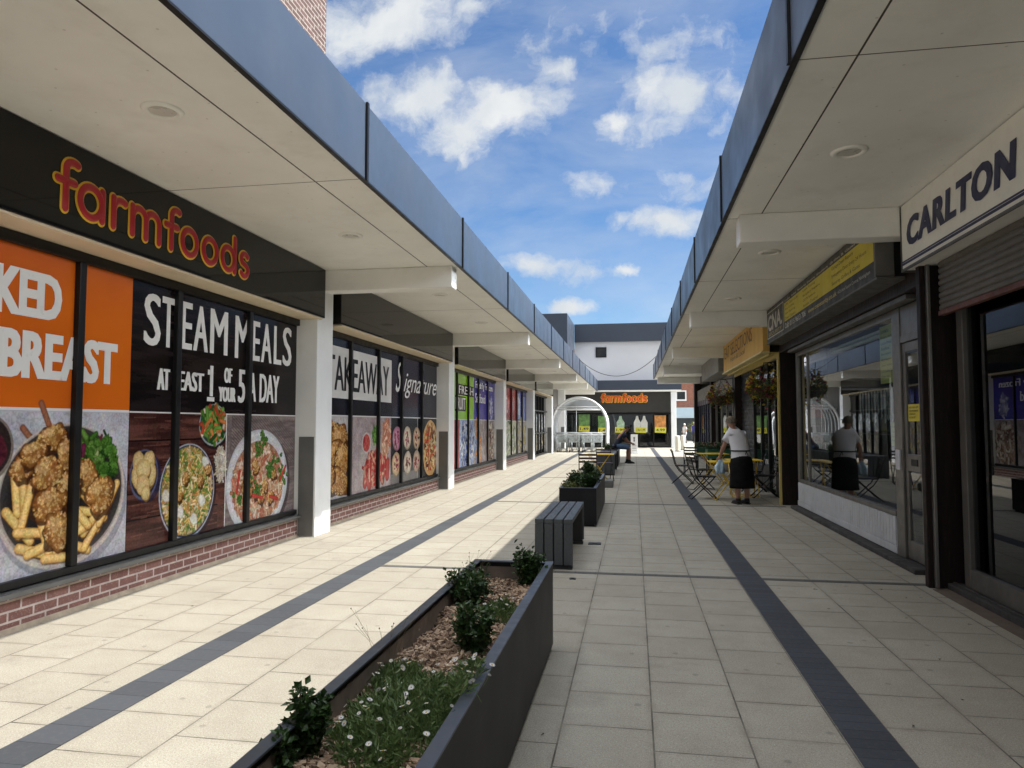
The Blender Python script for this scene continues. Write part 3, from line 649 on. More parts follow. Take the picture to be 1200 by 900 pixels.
# ------------------------------------------------------------------ shop across the end of the street
EB = thing("end_shop", "white rendered shop across the street end with navy parapet and dark glazed front", "shop building", (0, 47, 0))
m = MB(); m.box(-3.8, 2.9, 46.4, 58, 3.69, 6.9); m.box(-4.6, 2.6, 52, 52.2, 0, 3.4); m.box(-4.62, -4.5, 46.1, 52, 0, 3.6); m.box(2.36, 2.5, 46.8, 52, 0, 3.6); build(m, "wall", K['render'], EB)
m = MB(); m.box(-3.79, 2.95, 46.2, 58.05, 6.85, 8.02); 
build(m, "parapet", K['fasciad'], EB, bevel=.02)
m = MB(); m.box(-2.262, 2.95, 45.45, 46.39, 3.66, 4.28); build(m, "fascia_panel", K['fasciad'], EB, bevel=.01)
m = MB(); m.box(-4.5, 2.93, 45.47, 46.39, 3.56, 3.655); build(m, "soffit", K['soffit'], EB)
m = MB(); m.box(2.30, 2.62, 45.55, 45.85, 0, 3.555); build(m, "column", K['col'], EB, bevel=.01)
m = MB(); m.box(-4.5, -4.35, 46.5, 46.6, .02, 2.2)
for x in (-3.2, -1.95, -.85, .3, 1.2, 2.15): m.box(x, x+.07, 46.48, 46.6, .02, 2.2)
m.box(-4.5, 2.35, 46.49, 46.6, 2.12, 2.25); m.box(-4.5, 2.35, 46.485, 46.6, .02, .10)
w = build(m, "shop_window", K['black'], EB)
m = MB(); m.box(-4.45, 2.2, 46.54, 46.55, .08, 2.15); build(m, "pane", K['glassd'], w)
m = MB(); m.box(-2.42, -1.72, 46.36, 46.44, 5.83, 6.50); w = build(m, "window", K['black'], EB)
m = MB(); m.box(-2.34, -1.80, 46.345, 46.355, 5.91, 6.42); build(m, "pane", K['glassd'], w)

CT = thing("clad_roof_block", "navy metal-clad roof block on white wall behind the canopy", "building", (-8, 43, 4.3))
m = MB(); m.box(-13, -3.9, 41.9, 46.2, 4.27, 5.75); build(m, "wall", K['render'], CT)
m = MB()
yy = [41.3, 42.6, 43.9, 45.2, 46.15]
for a, b in zip(yy[:-1], yy[1:]): m.box(-13, -3.8, a+.006, b-.006, 5.76, 8.0)
build(m, "cladding", K['fasciad'], CT, bevel=.008)
# ------------------------------------------------------------------ brick building beyond the gap
BB = thing("brick_building", "distant brick building with white window above a pale blue shop fascia", "building", (6, 67, 0))
m = MB(); m.box(-6, 22, 66, 74, 2.99, 8.5); m.box(-6, 22, 67, 74, 0, 2.98); build(m, "wall", K['brickf'], BB)
for x in (3.75, 5.75, 8.5):
    m = MB(); m.box(x, x+.95, 65.93, 66.05, 3.6, 4.55); w = build(m, "window", K['white'], BB)
    m = MB(); m.box(x+.12, x+.83, 65.915, 65.928, 3.74, 4.43); build(m, "pane", K['glassd'], w)
m = MB(); m.box(-6, 22, 65.3, 65.99, 2.05, 2.98); build(m, "shop_fascia", pm("pale_blue_fascia", (.46,.60,.70), .5, var=.05), BB)
m = MB(); m.box(-6, 22, 66.0, 66.2, .05, 2.04); 
build(m, "shopfront", pm("dark_slate_shopfront", (.05,.065,.075), .4), BB)
m = MB(); m.lathe([(0,0),(.22,0),(.22,.03),(0,.03)], (0,0,0), 16)
# ------------------------------------------------------------------ printed pictures (painted on fine grids of coloured cells)
def vnoise(h, w, cell, rng, octv=3):
    out = np.zeros((h, w)); amp = 1; tot = 0
    for o in range(octv):
        c = max(1.5, cell / 2**o); gh, gw = int(h/c)+3, int(w/c)+3
        g = rng.random((gh, gw)); yy = np.arange(h)/c; xx = np.arange(w)/c
        yi = yy.astype(int); xi = xx.astype(int); fy = (yy-yi)[:,None]; fx = (xx-xi)[None,:]
        fy = fy*fy*(3-2*fy); fx = fx*fx*(3-2*fx)
        a = g[yi][:,xi]; b = g[yi][:,xi+1]; c_ = g[yi+1][:,xi]; d = g[yi+1][:,xi+1]
        out += amp*((a*(1-fx)+b*fx)*(1-fy)+(c_*(1-fx)+d*fx)*fy); tot += amp; amp *= .55
    return out/tot
class Canvas:
    def __init__(s, u0, u1, v0, v1, res, col, seed=1):
        s.u0, s.v0, s.res = u0, v0, res; s.u1, s.v1 = u1, v1
        s.w = int(round((u1-u0)/res)); s.h = int(round((v1-v0)/res)); s.a = np.ones((s.h, s.w, 3))*np.array(col); s.r = np.random.default_rng(seed)
        s.U = u0 + (np.arange(s.w)+.5)*res; s.V = v0 + (np.arange(s.h)+.5)*res
    def win(s, u0, u1, v0, v1):
        i0 = max(0, int((u0-s.u0)/s.res)-2); i1 = min(s.w, int((u1-s.u0)/s.res)+3); j0 = max(0, int((v0-s.v0)/s.res)-2); j1 = min(s.h, int((v1-s.v0)/s.res)+3)
        if i1 <= i0 or j1 <= j0: return None
        return (slice(j0, j1), slice(i0, i1)), s.U[i0:i1][None,:], s.V[j0:j1][:,None]
    def put(s, sl, mask, col):
        col = np.array(col); s.a[sl] = s.a[sl]*(1-mask[...,None]) + (col if col.ndim == 3 else col[None,None,:])*mask[...,None]
    def soft(s, d): return np.clip(d/(s.res*1.3)+.5, 0, 1)
    def fill(s, u0, u1, v0, v1, col, col2=None, cell=.1, stretch=1, op=1.0):
        w = s.win(u0, u1, v0, v1)
        if w is None: return
        sl, U, V = w; mk = (((U>=u0)&(U<=u1)) & ((V>=v0)&(V<=v1))).astype(float)*op
        if col2 is not None:
            n = vnoise(mk.shape[0], mk.shape[1], cell/s.res, s.r, 4)
            if stretch > 1:
                n = vnoise(mk.shape[0], max(4, int(mk.shape[1]/stretch)), cell/s.res, s.r, 4); n = np.repeat(n, int(stretch)+1, 1)[:, :mk.shape[1]]
            n = np.clip((n-.3)*2.5, 0, 1)[...,None]; col = np.array(col)*(1-n)+np.array(col2)*n
        s.put(sl, mk, col)
    def ell(s, cu, cv, ru, rv, col, rot=0, wob=0, tex=None, rim=None, edge=.75, op=1.0):
        R = max(ru, rv)*1.25; w = s.win(cu-R, cu+R, cv-R, cv+R)
        if w is None: return
        sl, U, V = w; c, n = math.cos(rot), math.sin(rot); x = ((U-cu)*c+(V-cv)*n)/ru; y = (-(U-cu)*n+(V-cv)*c)/rv
        q = np.sqrt(x*x+y*y); th = np.arctan2(y, x)
        lim = 1.0
        if wob:
            ph = s.r.random(4)*6.28; lim = 1 + wob*(np.sin(3*th+ph[0])*.5+np.sin(5*th+ph[1])*.35+np.sin(8*th+ph[2])*.25)
        mk = s.soft((lim-q)*min(ru, rv))*op
        base = np.array(col, float)
        colr = np.ones(mk.shape+(3,))*base
        if tex is not None:
            t = vnoise(mk.shape[0], mk.shape[1], tex[1]/s.res, s.r, 4); t = np.clip((t-.32)*2.8, 0, 1)[...,None]; colr = colr*(1-t)+np.array(tex[0])*t
        if rim is not None:
            k = np.clip((q/lim-edge)/(1-edge), 0, 1)[...,None]; colr = colr*(1-k)+np.array(rim)*k
        s.put(sl, mk, colr)
    def cap(s, u0, v0, u1, v1, r, col, rim=None, op=1.0):
        w = s.win(min(u0,u1)-r, max(u0,u1)+r, min(v0,v1)-r, max(v0,v1)+r)
        if w is None: return
        sl, U, V = w; dx, dy = u1-u0, v1-v0; t = np.clip(((U-u0)*dx+(V-v0)*dy)/(dx*dx+dy*dy+1e-9), 0, 1)
        q = np.sqrt((U-u0-t*dx)**2+(V-v0-t*dy)**2)/r; mk = s.soft((1-q)*r)*op
        c = np.ones(mk.shape+(3,))*np.array(col)
        if rim is not None: k = np.clip((q-.3)/.7, 0, 1)[...,None]; c = c*(1-k)+np.array(rim)*k
        s.put(sl, mk, c)
    def bits(s, n, cu, cv, ru, rv, size, cols, asp=2.0, rim=True):
        for _ in range(n):
            a = s.r.random()*6.28; q = math.sqrt(s.r.random()); u = cu+ru*q*math.cos(a); v = cv+rv*q*math.sin(a)
            c = np.array(cols[s.r.integers(len(cols))])*(.75+.5*s.r.random()); sz = size*(.6+.8*s.r.random()); t = s.r.random()*3.14
            s.cap(u-math.cos(t)*sz*asp/2, v-math.sin(t)*sz*asp/2, u+math.cos(t)*sz*asp/2, v+math.sin(t)*sz*asp/2, sz*.5, c, c*.55 if rim else None)
    def nugget(s, cu, cv, ru, rv, rot=0):
        s.ell(cu+.012, cv-.028, ru*1.08, rv*1.08, (.05,.018,.008), rot, .22, op=.92)
        s.ell(cu, cv, ru, rv, (.60,.31,.09), rot, .22, tex=((.33,.13,.03), .035), rim=(.12,.04,.01), edge=.5)
        for _ in range(int(90*ru*rv/.02)+25):
            a = s.r.random()*6.28; q = math.sqrt(s.r.random())*.95; u = cu+(ru*q*math.cos(a)*math.cos(rot)-rv*q*math.sin(a)*math.sin(rot)); v = cv+(ru*q*math.cos(a)*math.sin(rot)+rv*q*math.sin(a)*math.cos(rot))
            k = s.r.random(); c = np.array((.72,.43,.15)) if k > .5 else (np.array((.36,.14,.03)) if k > .2 else np.array((.82,.56,.26)))
            s.ell(u, v, .008+.012*s.r.random(), .007+.009*s.r.random(), c, s.r.random()*3, .2, rim=c*.5, op=.85)
        s.ell(cu+ru*.30, cv-rv*.34, ru*.72, rv*.66, (.13,.045,.012), rot, .2, op=.34); s.ell(cu-ru*.30, cv+rv*.36, ru*.42, rv*.36, (.86,.60,.30), rot, .25, op=.30)
    def _shade(s): pass
    def chip_(s, u0, v0, u1, v1, r=.036):
        s.cap(u0+.006, v0-.012, u1+.006, v1-.012, r*1.1, (.12,.05,.015), op=.7)
        s.cap(u0, v0, u1, v1, r, (.84,.60,.22), (.58,.30,.07)); s.cap(u0+.003, v0+.008, u1+.003, v1+.008, r*.45, (.86,.62,.25), op=.7)
    def grain(s, v1, fine=.22, mid=.16):
        j = int((v1-s.v0)/s.res); h, w = j, s.w
        f = vnoise(h, w, 1.6, s.r, 1); m_ = vnoise(h, w, .09/s.res, s.r, 3); g = 1 + (f-.5)*2*fine + (m_-.5)*2*mid
        hue = 1 + (np.stack([vnoise(h, w, .05/s.res, s.r, 2) for _ in range(3)], -1)-.5)*.22
        s.a[:j] *= g[...,None]*hue
    def mesh(s, fr, name, parent, mat, n=0.0, thick=.0015):
        gu = s.u0 + np.arange(s.w+1)*s.res; gv = s.v0 + np.arange(s.h+1)*s.res
        O = np.array(fr(0,0,n)); EU = np.array(fr(1,0,n))-O; EV = np.array(fr(0,1,n))-O
        if parent is not None: O = O - np.array(ROOT[parent.name])
        V = O + gu[None,:,None]*EU + gv[:,None,None]*EV; V = V.reshape(-1, 3)
        W = s.w+1; idx = (np.arange(s.h)[:,None]*W + np.arange(s.w)[None,:]).ravel()
        Q = np.stack([idx, idx+1, idx+1+W, idx+W], 1)
        me = bpy.data.meshes.new(name); me.vertices.add(len(V)); me.vertices.foreach_set('co', V.ravel())
        me.loops.add(Q.size); me.loops.foreach_set('vertex_index', Q.ravel()); me.polygons.add(len(Q)); me.polygons.foreach_set('loop_start', np.arange(len(Q))*4)
        me.update(calc_edges=True)
        at = me.attributes.new('print', 'FLOAT_COLOR', 'FACE')
        col = np.ones((len(Q), 4)); col[:, :3] = np.clip(s.a.reshape(-1, 3), 0, 1); at.data.foreach_set('color', col.ravel())
        me.materials.append(mat); o = bpy.data.objects.new(name, me); link(o)
        if parent is not None: o.parent = parent; ROOT[o.name] = ROOT[parent.name]
        else: ROOT[o.name] = (0,0,0)
        return o
GL = -4.500
PG = "food posters across the shop windows"
frL = FL(GL)
def poster(label, c, group=PG):
    if c.res < .02: c.grain(min(1.60, c.v1))
    t = thing("poster", label, "poster", (GL, (c.u0+c.u1)/2, c.v0), 0, group)
    c.mesh(frL, "print_sheet", t, K['print']); return t
def words(t, items, mat, name="lettering"):
    b = MB()
    for it in items:
        s_, u0, u1, v0, v1 = it[:5]; kw = dict(offset=0.0); kw.update(it[5] if len(it) > 5 else {})
        bold = kw.pop('bold', .010); hb = bold*(u1-u0)/max(.3, (u1-u0))
        for q, dx in enumerate((0, -1, 1, -.5, .5)): text(b, s_, frL, u0+bold+dx*bold, u1-bold+dx*bold, v0, v1, .003+.0005*q, **kw)
    return build(b, name, mat, t)
DIV = 1.615
# --- orange fried-chicken poster
c = Canvas(2.78, 5.75, .33, 2.89, .007, (.66,.145,.012), 3)
c.fill(2.78, 5.75, DIV, 2.89, (.70,.155,.012), (.62,.125,.012), .9)
c.fill(2.78, 5.75, .33, DIV, (.52,.52,.58), (.40,.40,.47), .35)
c.fill(2.78, 5.75, DIV-.012, DIV+.008, (.75,.72,.72))
for i in range(260):
    c.ell(2.8+2.9*c.r.random(), .35+1.25*c.r.random(), .01+.05*c.r.random(), .006+.02*c.r.random(), (.60,.60,.66), c.r.random()*3, .3, op=.25)
for (a, e) in (((4.62,1.47),(4.80,1.28)), ((4.78,1.66),(4.95,1.30))): c.cap(*a, *e, .028, (.33,.13,.075), (.16,.055,.03))
c.ell(5.08, .87, .67, .58, (.16,.16,.19), 0, op=.55)
c.ell(5.06, .93, .655, .575, (.54,.49,.45)); c.ell(5.06, .945, .63, .55, (.36,.31,.29)); c.ell(5.06, .95, .615, .535, (.018,.016,.017), rim=(.05,.045,.045), edge=.85)
c.ell(4.33, 1.33, .215, .24, (.33,.27,.24), rim=(.17,.14,.12)); c.ell(4.33, 1.335, .195, .215, (.03,.02,.02)); c.ell(4.32, 1.31, .165, .17, (.12,.022,.035), 0, .06, tex=((.05,.01,.018), .05))
for i in range(150):
    a = c.r.random()*6.28; q = c.r.random()**.6; u = 5.36+.23*q*math.cos(a); v = 1.15+.29*q*math.sin(a); t = c.r.random()*6.28; l = .04+.06*c.r.random()
    k = c.r.random(); g = (.05,.14,.02) if k < .4 else ((.13,.27,.05) if k < .7 else ((.02,.06,.012) if k < .87 else ((.15,.02,.06) if k < .95 else (.38,.46,.2))))
    c.cap(u, v, u+l*math.cos(t), v+l*math.sin(t), .012+.016*c.r.random(), g, tuple(x*.45 for x in g))
for i in range(14):
    u = 5.30+.3*c.r.random(); v = 1.1+.35*c.r.random(); c.ell(u, v, .035+.03*c.r.random(), .025+.02*c.r.random(), (.10,.24,.035), c.r.random()*3, .25, tex=((.04,.11,.015), .03), rim=(.02,.07,.01))
for q in ((4.56,1.16,4.60,.84),(4.63,1.12,4.66,.86),(4.50,.86,4.72,.62),(4.72,1.05,4.62,.68),(4.60,.70,4.86,.66),(4.62,.58,4.98,.46),(4.78,.86,4.90,.50),(4.70,.52,4.86,.56),(4.86,.46,5.06,.44)): c.chip_(*q)
for q in ((5.16,1.00,5.48,.70),(5.14,.80,5.36,.76),(5.14,.70,5.40,.62),(5.15,.52,5.30,.46),(5.55,.86,5.26,.48),(5.62,.98,5.42,.66),(5.25,.60,5.42,.78),(5.12,.60,5.28,.66),(5.10,.86,5.30,.66)): c.chip_(*q)
for q in ((4.62,1.17,.10,.09,.4),(4.90,1.40,.14,.10,.2),(4.72,1.28,.13,.09,.5),(5.06,1.26,.12,.13,-.3),(5.27,1.08,.10,.14,.1),(4.86,1.12,.15,.13,.3),(5.08,1.00,.12,.12,0),(5.42,.90,.15,.16,-.3),(4.90,.88,.17,.13,.2),(5.00,.66,.16,.15,-.5)): c.nugget(*q)
t = poster("orange poster of a plate of fried chicken, chips and salad", c)
words(t, [("BAKED", 3.93, 4.94, 2.31, 2.665, {'bold':.010, 'offset':.030}), ("BREAST", 4.385, 5.575, 1.842, 2.208, {'bold':.010, 'offset':.030}), ("CHICKEN", 2.95, 4.25, 1.842, 2.208, {'bold':.010, 'offset':.030})], K['white'])
# --- dark steam-meals poster
c = Canvas(5.752, 8.985, .33, 2.89, .007, (.013,.010,.011), 5)
c.fill(5.752, 8.985, DIV, 2.89, (.020,.014,.015), (.006,.005,.006), .05, 9)
c.fill(5.752, 7.315, .33, DIV, (.115,.045,.035), (.035,.013,.012), .05, 8)
for z in (.62, .86, 1.10, 1.34): c.fill(5.752, 7.315, z, z+.010, (.012,.006,.006))
for i in range(70):
    u = 5.76+1.4*c.r.random(); z_ = .35+1.25*c.r.random(); c.cap(u, z_, u+.35*c.r.random()+.02, z_+.004, .004, (.21,.085,.06), op=.6)
c.fill(7.315, 8.985, .33, DIV, (.235,.19,.185), (.13,.10,.10), .05, 6)
for i in range(26):
    u = 7.4+1.6*i/26; c.cap(u-.5, DIV-.02, u+.45, 1.0, .005, (.07,.052,.052), op=.8)
c.fill(7.305, 7.322, .33, DIV, (.75,.74,.72)); c.fill(5.752, 8.985, DIV-.012, DIV+.006, (.72,.70,.70))
c.ell(6.02, 1.0, .20, .235, (.02,.02,.05), op=.8); c.ell(5.975, 1.03, .195, .235, (.09,.09,.17)); c.ell(5.975, 1.035, .178, .215, (.02,.018,.03))
for q in ((5.90,1.14,.085,.11,.2),(6.03,1.15,.085,.10,-.3),(5.88,1.02,.075,.11,.1),(6.06,1.02,.075,.12,-.2),(5.96,1.08,.10,.10,.8),(5.96,.94,.09,.10,.4),(6.0,.86,.06,.07,0)):
    c.ell(q[0]+.01, q[1]-.015, q[2], q[3], (.16,.09,.03), q[4], .06); c.ell(*q[:4], (.66,.50,.25), q[4], .06, rim=(.47,.30,.11), edge=.55)
c.ell(6.68, .79, .46, .50, (.02,.012,.02), op=.75)
c.ell(6.645, .815, .455, .485, (.42,.44,.52)); c.ell(6.645, .818, .44, .47, (.03,.04,.09)); c.ell(6.645, .82, .425, .452, (.30,.20,.07), tex=((.16,.12,.03), .04))
c.bits(1500, 6.645, .82, .40, .43, .022, [(.62,.42,.12),(.70,.55,.25),(.20,.30,.06),(.55,.26,.08),(.75,.62,.38),(.10,.2,.04)], 2.2)
for q in ((6.93,1.10),(6.88,.70),(6.42,1.04),(6.75,.52),(6.52,.62),(6.30,.80)): c.ell(q[0], q[1], .055, .07, (.70,.68,.62), c.r.random(), .12, rim=(.45,.40,.33))
for q in ((6.98,1.02),(6.6,.95),(6.5,.78),(6.85,.9)): c.nugget(q[0], q[1], .06, .05, c.r.random())
c.ell(7.09, 1.46, .27, .235, (.02,.012,.015)); c.ell(7.07, 1.49, .265, .225, (.32,.38,.40)); c.ell(7.07, 1.495, .25, .21, (.03,.05,.05))
c.bits(260, 7.07, 1.50, .21, .17, .04, [(.08,.20,.03),(.48,.06,.03),(.60,.20,.06),(.15,.33,.06),(.70,.62,.5),(.02,.09,.02)], 2.4)
c.ell(7.20, 1.05, .12, .2, (.05,.03,.035)); c.bits(150, 7.21, 1.06, .085, .17, .018, [(.62,.55,.45),(.50,.42,.32),(.70,.65,.58)], 5)
c.fill(7.305, 7.322, .33, DIV, (.75,.74,.72)); c.fill(7.323, 7.42, 1.1, DIV-.014, (.20,.165,.16), (.13,.10,.10), .05)
c.ell(8.10, .76, .72, .64, (.05,.035,.04), op=.7)
c.ell(8.04, .80, .715, .635, (.66,.67,.70), rim=(.47,.48,.52), edge=.9); c.ell(8.04, .81, .64, .56, (.60,.60,.63)); c.ell(8.04, .80, .60, .50, (.42,.27,.20), tex=((.30,.14,.08), .05))
c.bits(900, 8.04, .76, .58, .46, .035, [(.62,.36,.22),(.70,.48,.32),(.55,.22,.13),(.72,.58,.45),(.46,.15,.09)], 2.2)
for i in range(10): q = (7.62+.85*c.r.random(), .55+.55*c.r.random()); c.nugget(q[0], q[1], .09, .07, c.r.random()*3)
for i in range(90):
    k = [(8.0,1.20),(8.42,1.05),(8.30,.93),(8.62,.86),(7.82,.92),(8.02,.72),(7.62,.62),(8.15,1.30)][c.r.integers(8)]; c.ell(k[0]+c.r.normal()*.055, k[1]+c.r.normal()*.05, .035, .03, (.11,.22,.045), c.r.random()*3, .25, tex=((.03,.09,.015), .02), rim=(.03,.08,.015))
for q in ((7.9,.65,8.12,.60),(8.55,.78,8.7,.95),(7.55,.72,7.6,.95),(8.3,.6,8.5,.55)): c.cap(*q, .022, (.52,.05,.04), (.25,.02,.02))
c.fill(7.305, 7.322, .33, DIV, (.75,.74,.72)); c.fill(7.17, 7.304, .33, .8, (.115,.045,.035), (.05,.02,.016), .05, 3)
t = poster("black poster with steamed rice dishes and large white capital lettering", c)
O = {'bold':.013}
words(t, [("S",5.904,6.145,2.243,2.738,O),("T",6.16,6.355,2.25,2.742,O),("E",6.462,6.64,2.263,2.745,O),("A",6.66,6.92,2.265,2.742,O),("M",6.955,7.292,2.267,2.752,O),("M",7.44,7.76,2.26,2.748,O),
          ("E",7.815,7.99,2.262,2.742,O),("A",8.02,8.28,2.262,2.745,O),("L",8.33,8.53,2.262,2.75,O),("S",8.56,8.805,2.262,2.772,O),
          ("AT",6.112,6.303,1.832,2.038,O),("LEAST",6.345,6.865,1.838,2.036,O),("I",6.972,7.03,1.80,2.13,O),("I",6.925,7.06,1.745,1.79,O),("I",6.93,6.968,2.03,2.085,O),("OF",7.237,7.40,1.962,2.13,O),("YOUR",7.135,7.48,1.75,1.913,O),("5",7.526,7.68,1.747,2.133,O),("A",7.775,7.92,1.77,2.11,O),("DAY",8.0,8.49,1.768,2.115,O)], K['white'])
# --- takeaway poster
c = Canvas(9.74, 12.79, .33, 2.86, .010, (.012,.012,.016), 8)
c.fill(9.74, 12.79, DIV+.02, 2.86, (.016,.018,.030), (.008,.008,.012), .4)
c.fill(9.74, 12.79, 1.90, 2.70, (.70,.70,.69), (.64,.64,.64), .3)
c.fill(9.74, 10.93, .33, DIV, (.52,.49,.50), (.42,.40,.42), .3); c.fill(10.93, 12.79, .33, DIV, (.42,.35,.36), (.30,.24,.25), .12)
for q in ((10.1,1.35,.32,.2,.2),(10.45,1.25,.34,.25,-.4),(10.2,1.0,.36,.24,.3),(10.55,.95,.3,.26,.2),(10.35,.62,.45,.20,-.2),(10.0,.7,.25,.2,.1)): c.nugget(*q)
c.ell(11.9, .80, .72, .58, (.50,.46,.44), rim=(.32,.28,.28)); c.ell(11.9, .80, .64, .50, (.42,.36,.35))
for q in ((11.6,.8,11.5,.5),(11.8,.95,11.7,.45),(12.0,.95,12.05,.45),(12.2,.9,12.35,.5),(12.5,.95,12.4,.6),(12.6,.8,12.6,.55)): c.cap(*q, .10, (.48,.055,.045), (.22,.02,.02))
c.bits(120, 11.95, .72, .5, .3, .05, [(.60,.10,.08),(.68,.36,.25),(.42,.03,.03)], 3)
c.ell(11.55, 1.18, .2, .18, (.50,.45,.43)); c.ell(11.55, 1.18, .165, .15, (.30,.02,.03), tex=((.5,.1,.08), .05)); c.bits(60, 11.98, 1.3, .12, .12, .05, [(.08,.22,.04),(.15,.34,.07)], 2)
c.bits(200, 12.55, 1.25, .2, .3, .06, [(.66,.30,.18),(.70,.5,.36),(.55,.2,.12)], 2)
c.fill(9.74, 12.79, DIV+.005, DIV+.022, (.65,.64,.65))
t = poster("dark poster with a white lettered box above fried chicken and meat platters", c)
words(t, [("TAKEAWAY", 9.90, 12.64, 2.02, 2.56, {'bold':.012})], K['black'])
# --- signature poster
c = Canvas(12.80, 16.02, .33, 2.86, .010, (.011,.011,.016), 9)
c.fill(12.80, 16.02, DIV+.02, 2.86, (.010,.012,.028), (.02,.022,.038), .8)
c.fill(12.80, 14.72, .33, .55, (.16,.15,.15)); c.fill(12.80, 14.72, .55, .72, (.07,.07,.075))
for (u, v, col) in ((13.13,1.22,(.55,.25,.36)),(13.77,1.22,(.66,.55,.42)),(13.10,.73,(.66,.48,.30)),(13.80,.72,(.70,.58,.46)),(14.4,1.2,(.6,.4,.25)),(14.4,.72,(.55,.40,.3))):
    c.ell(u, v, .25, .235, tuple(x*.35 for x in col)); c.ell(u, v+.012, .24, .22, col, 0, .05, rim=tuple(x*.6 for x in col), edge=.6); c.bits(14, u, v, .15, .14, .04, [(.14,.06,.04),(.35,.06,.1)], 1.2)
c.ell(15.42, .97, .60, .62, (.52,.28,.10), 0, .03, tex=((.30,.11,.03), .06), rim=(.62,.38,.16), edge=.72); c.ell(15.42, .97, .42, .44, (.50,.10,.04), 0, .08, tex=((.60,.34,.14), .1))
c.bits(260, 15.42, .97, .48, .5, .06, [(.55,.07,.03),(.66,.45,.2),(.12,.05,.03),(.7,.55,.3),(.38,.14,.05)], 1.6)
c.fill(12.80, 16.02, DIV+.005, DIV+.022, (.65,.64,.65)); c.fill(14.44, 14.46, .33, DIV, (.6,.6,.6))
t = poster("dark blue poster with white script lettering above cookies and a pizza", c)
words(t, [("S", 13.02, 13.42, 2.12, 2.72, {'bold':.004, 'shear':.45}), ("ignature", 13.50, 15.88, 2.02, 2.52, {'bold':.003, 'shear':.45})], K['white'])
# --- fruit and seafood posters
c = Canvas(16.68, 19.79, .33, 2.86, .014, (.26,.52,.03), 10)
c.fill(16.68, 18.25, .33, DIV, (.42,.06,.06), (.25,.03,.04), .2); c.fill(18.1, 19.79, .33, DIV, (.16,.24,.48), (.45,.52,.68), .12)
c.bits(220, 19.0, .95, .75, .6, .08, [(.10,.16,.42),(.55,.62,.75),(.3,.38,.6),(.7,.72,.78),(.06,.08,.2)], 2)
for (a, b, v0, v1) in ((17.95, 19.75, 2.26, 2.56), (17.6, 18.78, 1.84, 2.24)): c.fill(a, b, v0, v1, (.015,.018,.015))
c.fill(16.68, 19.79, DIV, DIV+.014, (.7,.7,.7))
t = poster("lime green poster with black lettered bars above blue and white frozen packs", c)
words(t, [("FRESH", 18.02, 19.70, 2.30, 2.52), ("FRUIT", 17.66, 18.74, 1.88, 2.20)], K['white'])
c = Canvas(19.80, 22.95, .33, 2.86, .014, (.045,.040,.30), 11)
c.fill(19.80, 22.95, DIV, 2.86, (.050,.042,.32), (.035,.03,.22), .6); c.fill(19.80, 22.95, .33, DIV, (.36,.31,.32), (.22,.17,.17), .15)
c.bits(160, 20.15, 1.0, .3, .55, .1, [(.15,.25,.5),(.55,.25,.1),(.4,.48,.65),(.6,.35,.2)], 2); c.bits(160, 20.55, .75, .16, .35, .1, [(.62,.22,.06),(.5,.3,.2)], 2)
c.bits(260, 22.2, .95, .6, .55, .1, [(.5,.42,.34),(.15,.08,.07),(.6,.52,.42),(.3,.18,.12)], 2); c.bits(60, 22.25, 2.0, .2, .3, .08, [(.5,.5,.65),(.25,.25,.5)], 2)
c.fill(19.80, 22.95, DIV, DIV+.014, (.7,.7,.7))
t = poster("royal blue poster with white lettering above a seafood platter", c)
words(t, [("Freshly Frozen", 19.95, 22.5, 2.48, 2.74, {'bold':.012}), ("Seafood", 19.95, 21.35, 2.12, 2.40, {'bold':.012})], K['white'])
for (a, b, top, lab, seed, pal) in ((23.62, 27.2, (.30,.02,.025), "dark red poster above pale food pictures near the far column", 12, [(.35,.42,.2),(.6,.6,.5),(.15,.2,.1),(.7,.65,.55)]),
                                    (27.21, 29.95, (.035,.045,.24), "narrow navy poster with pale panels near the entrance doors", 13, [(.45,.4,.35),(.6,.5,.2),(.5,.48,.5),(.25,.2,.2)])):
    c = Canvas(a, b, .33, 2.84, .02, top, seed); c.fill(a, b, .33, DIV, pal[0], pal[3], .25); c.bits(150, (a+b)/2, .95, (b-a)*.48, .6, .16, pal, 1.8); c.fill(a, b, DIV, DIV+.02, (.6,.6,.6))
    if seed == 13: c.fill(a+.2, a+1.0, 1.7, 2.7, (.25,.32,.5)); c.fill(a+1.5, a+2.3, 1.7, 2.6, (.16,.2,.42)); c.bits(60, a+.6, 2.2, .3, .4, .1, [(.6,.62,.7),(.4,.45,.6)], 1.5)
    else: c.bits(50, (a+b)/2-.5, 2.2, .6, .3, .12, [(.65,.6,.58),(.5,.1,.1)], 2)
    poster(lab, c)
# pale door stickers in the entrance bay
for y, w_ in ((32.6, 'nearest'), (33.6, 'second'), (34.6, 'third'), (35.6, 'farthest')):
    c = Canvas(y, y+.62, .25, 2.0, .03, (.18,.19,.19), int(y)); c.bits(50, y+.31, 1.55, .25, .35, .1, [(.5,.55,.6),(.3,.33,.36),(.6,.6,.6)], 1.5); c.bits(50, y+.31, .7, .25, .4, .1, [(.25,.22,.15),(.4,.36,.25),(.12,.1,.08)], 1.5)
    poster(w_ + " narrow pale sticker along the dark entrance doors past the last column", c, "stickers on the entrance doors")

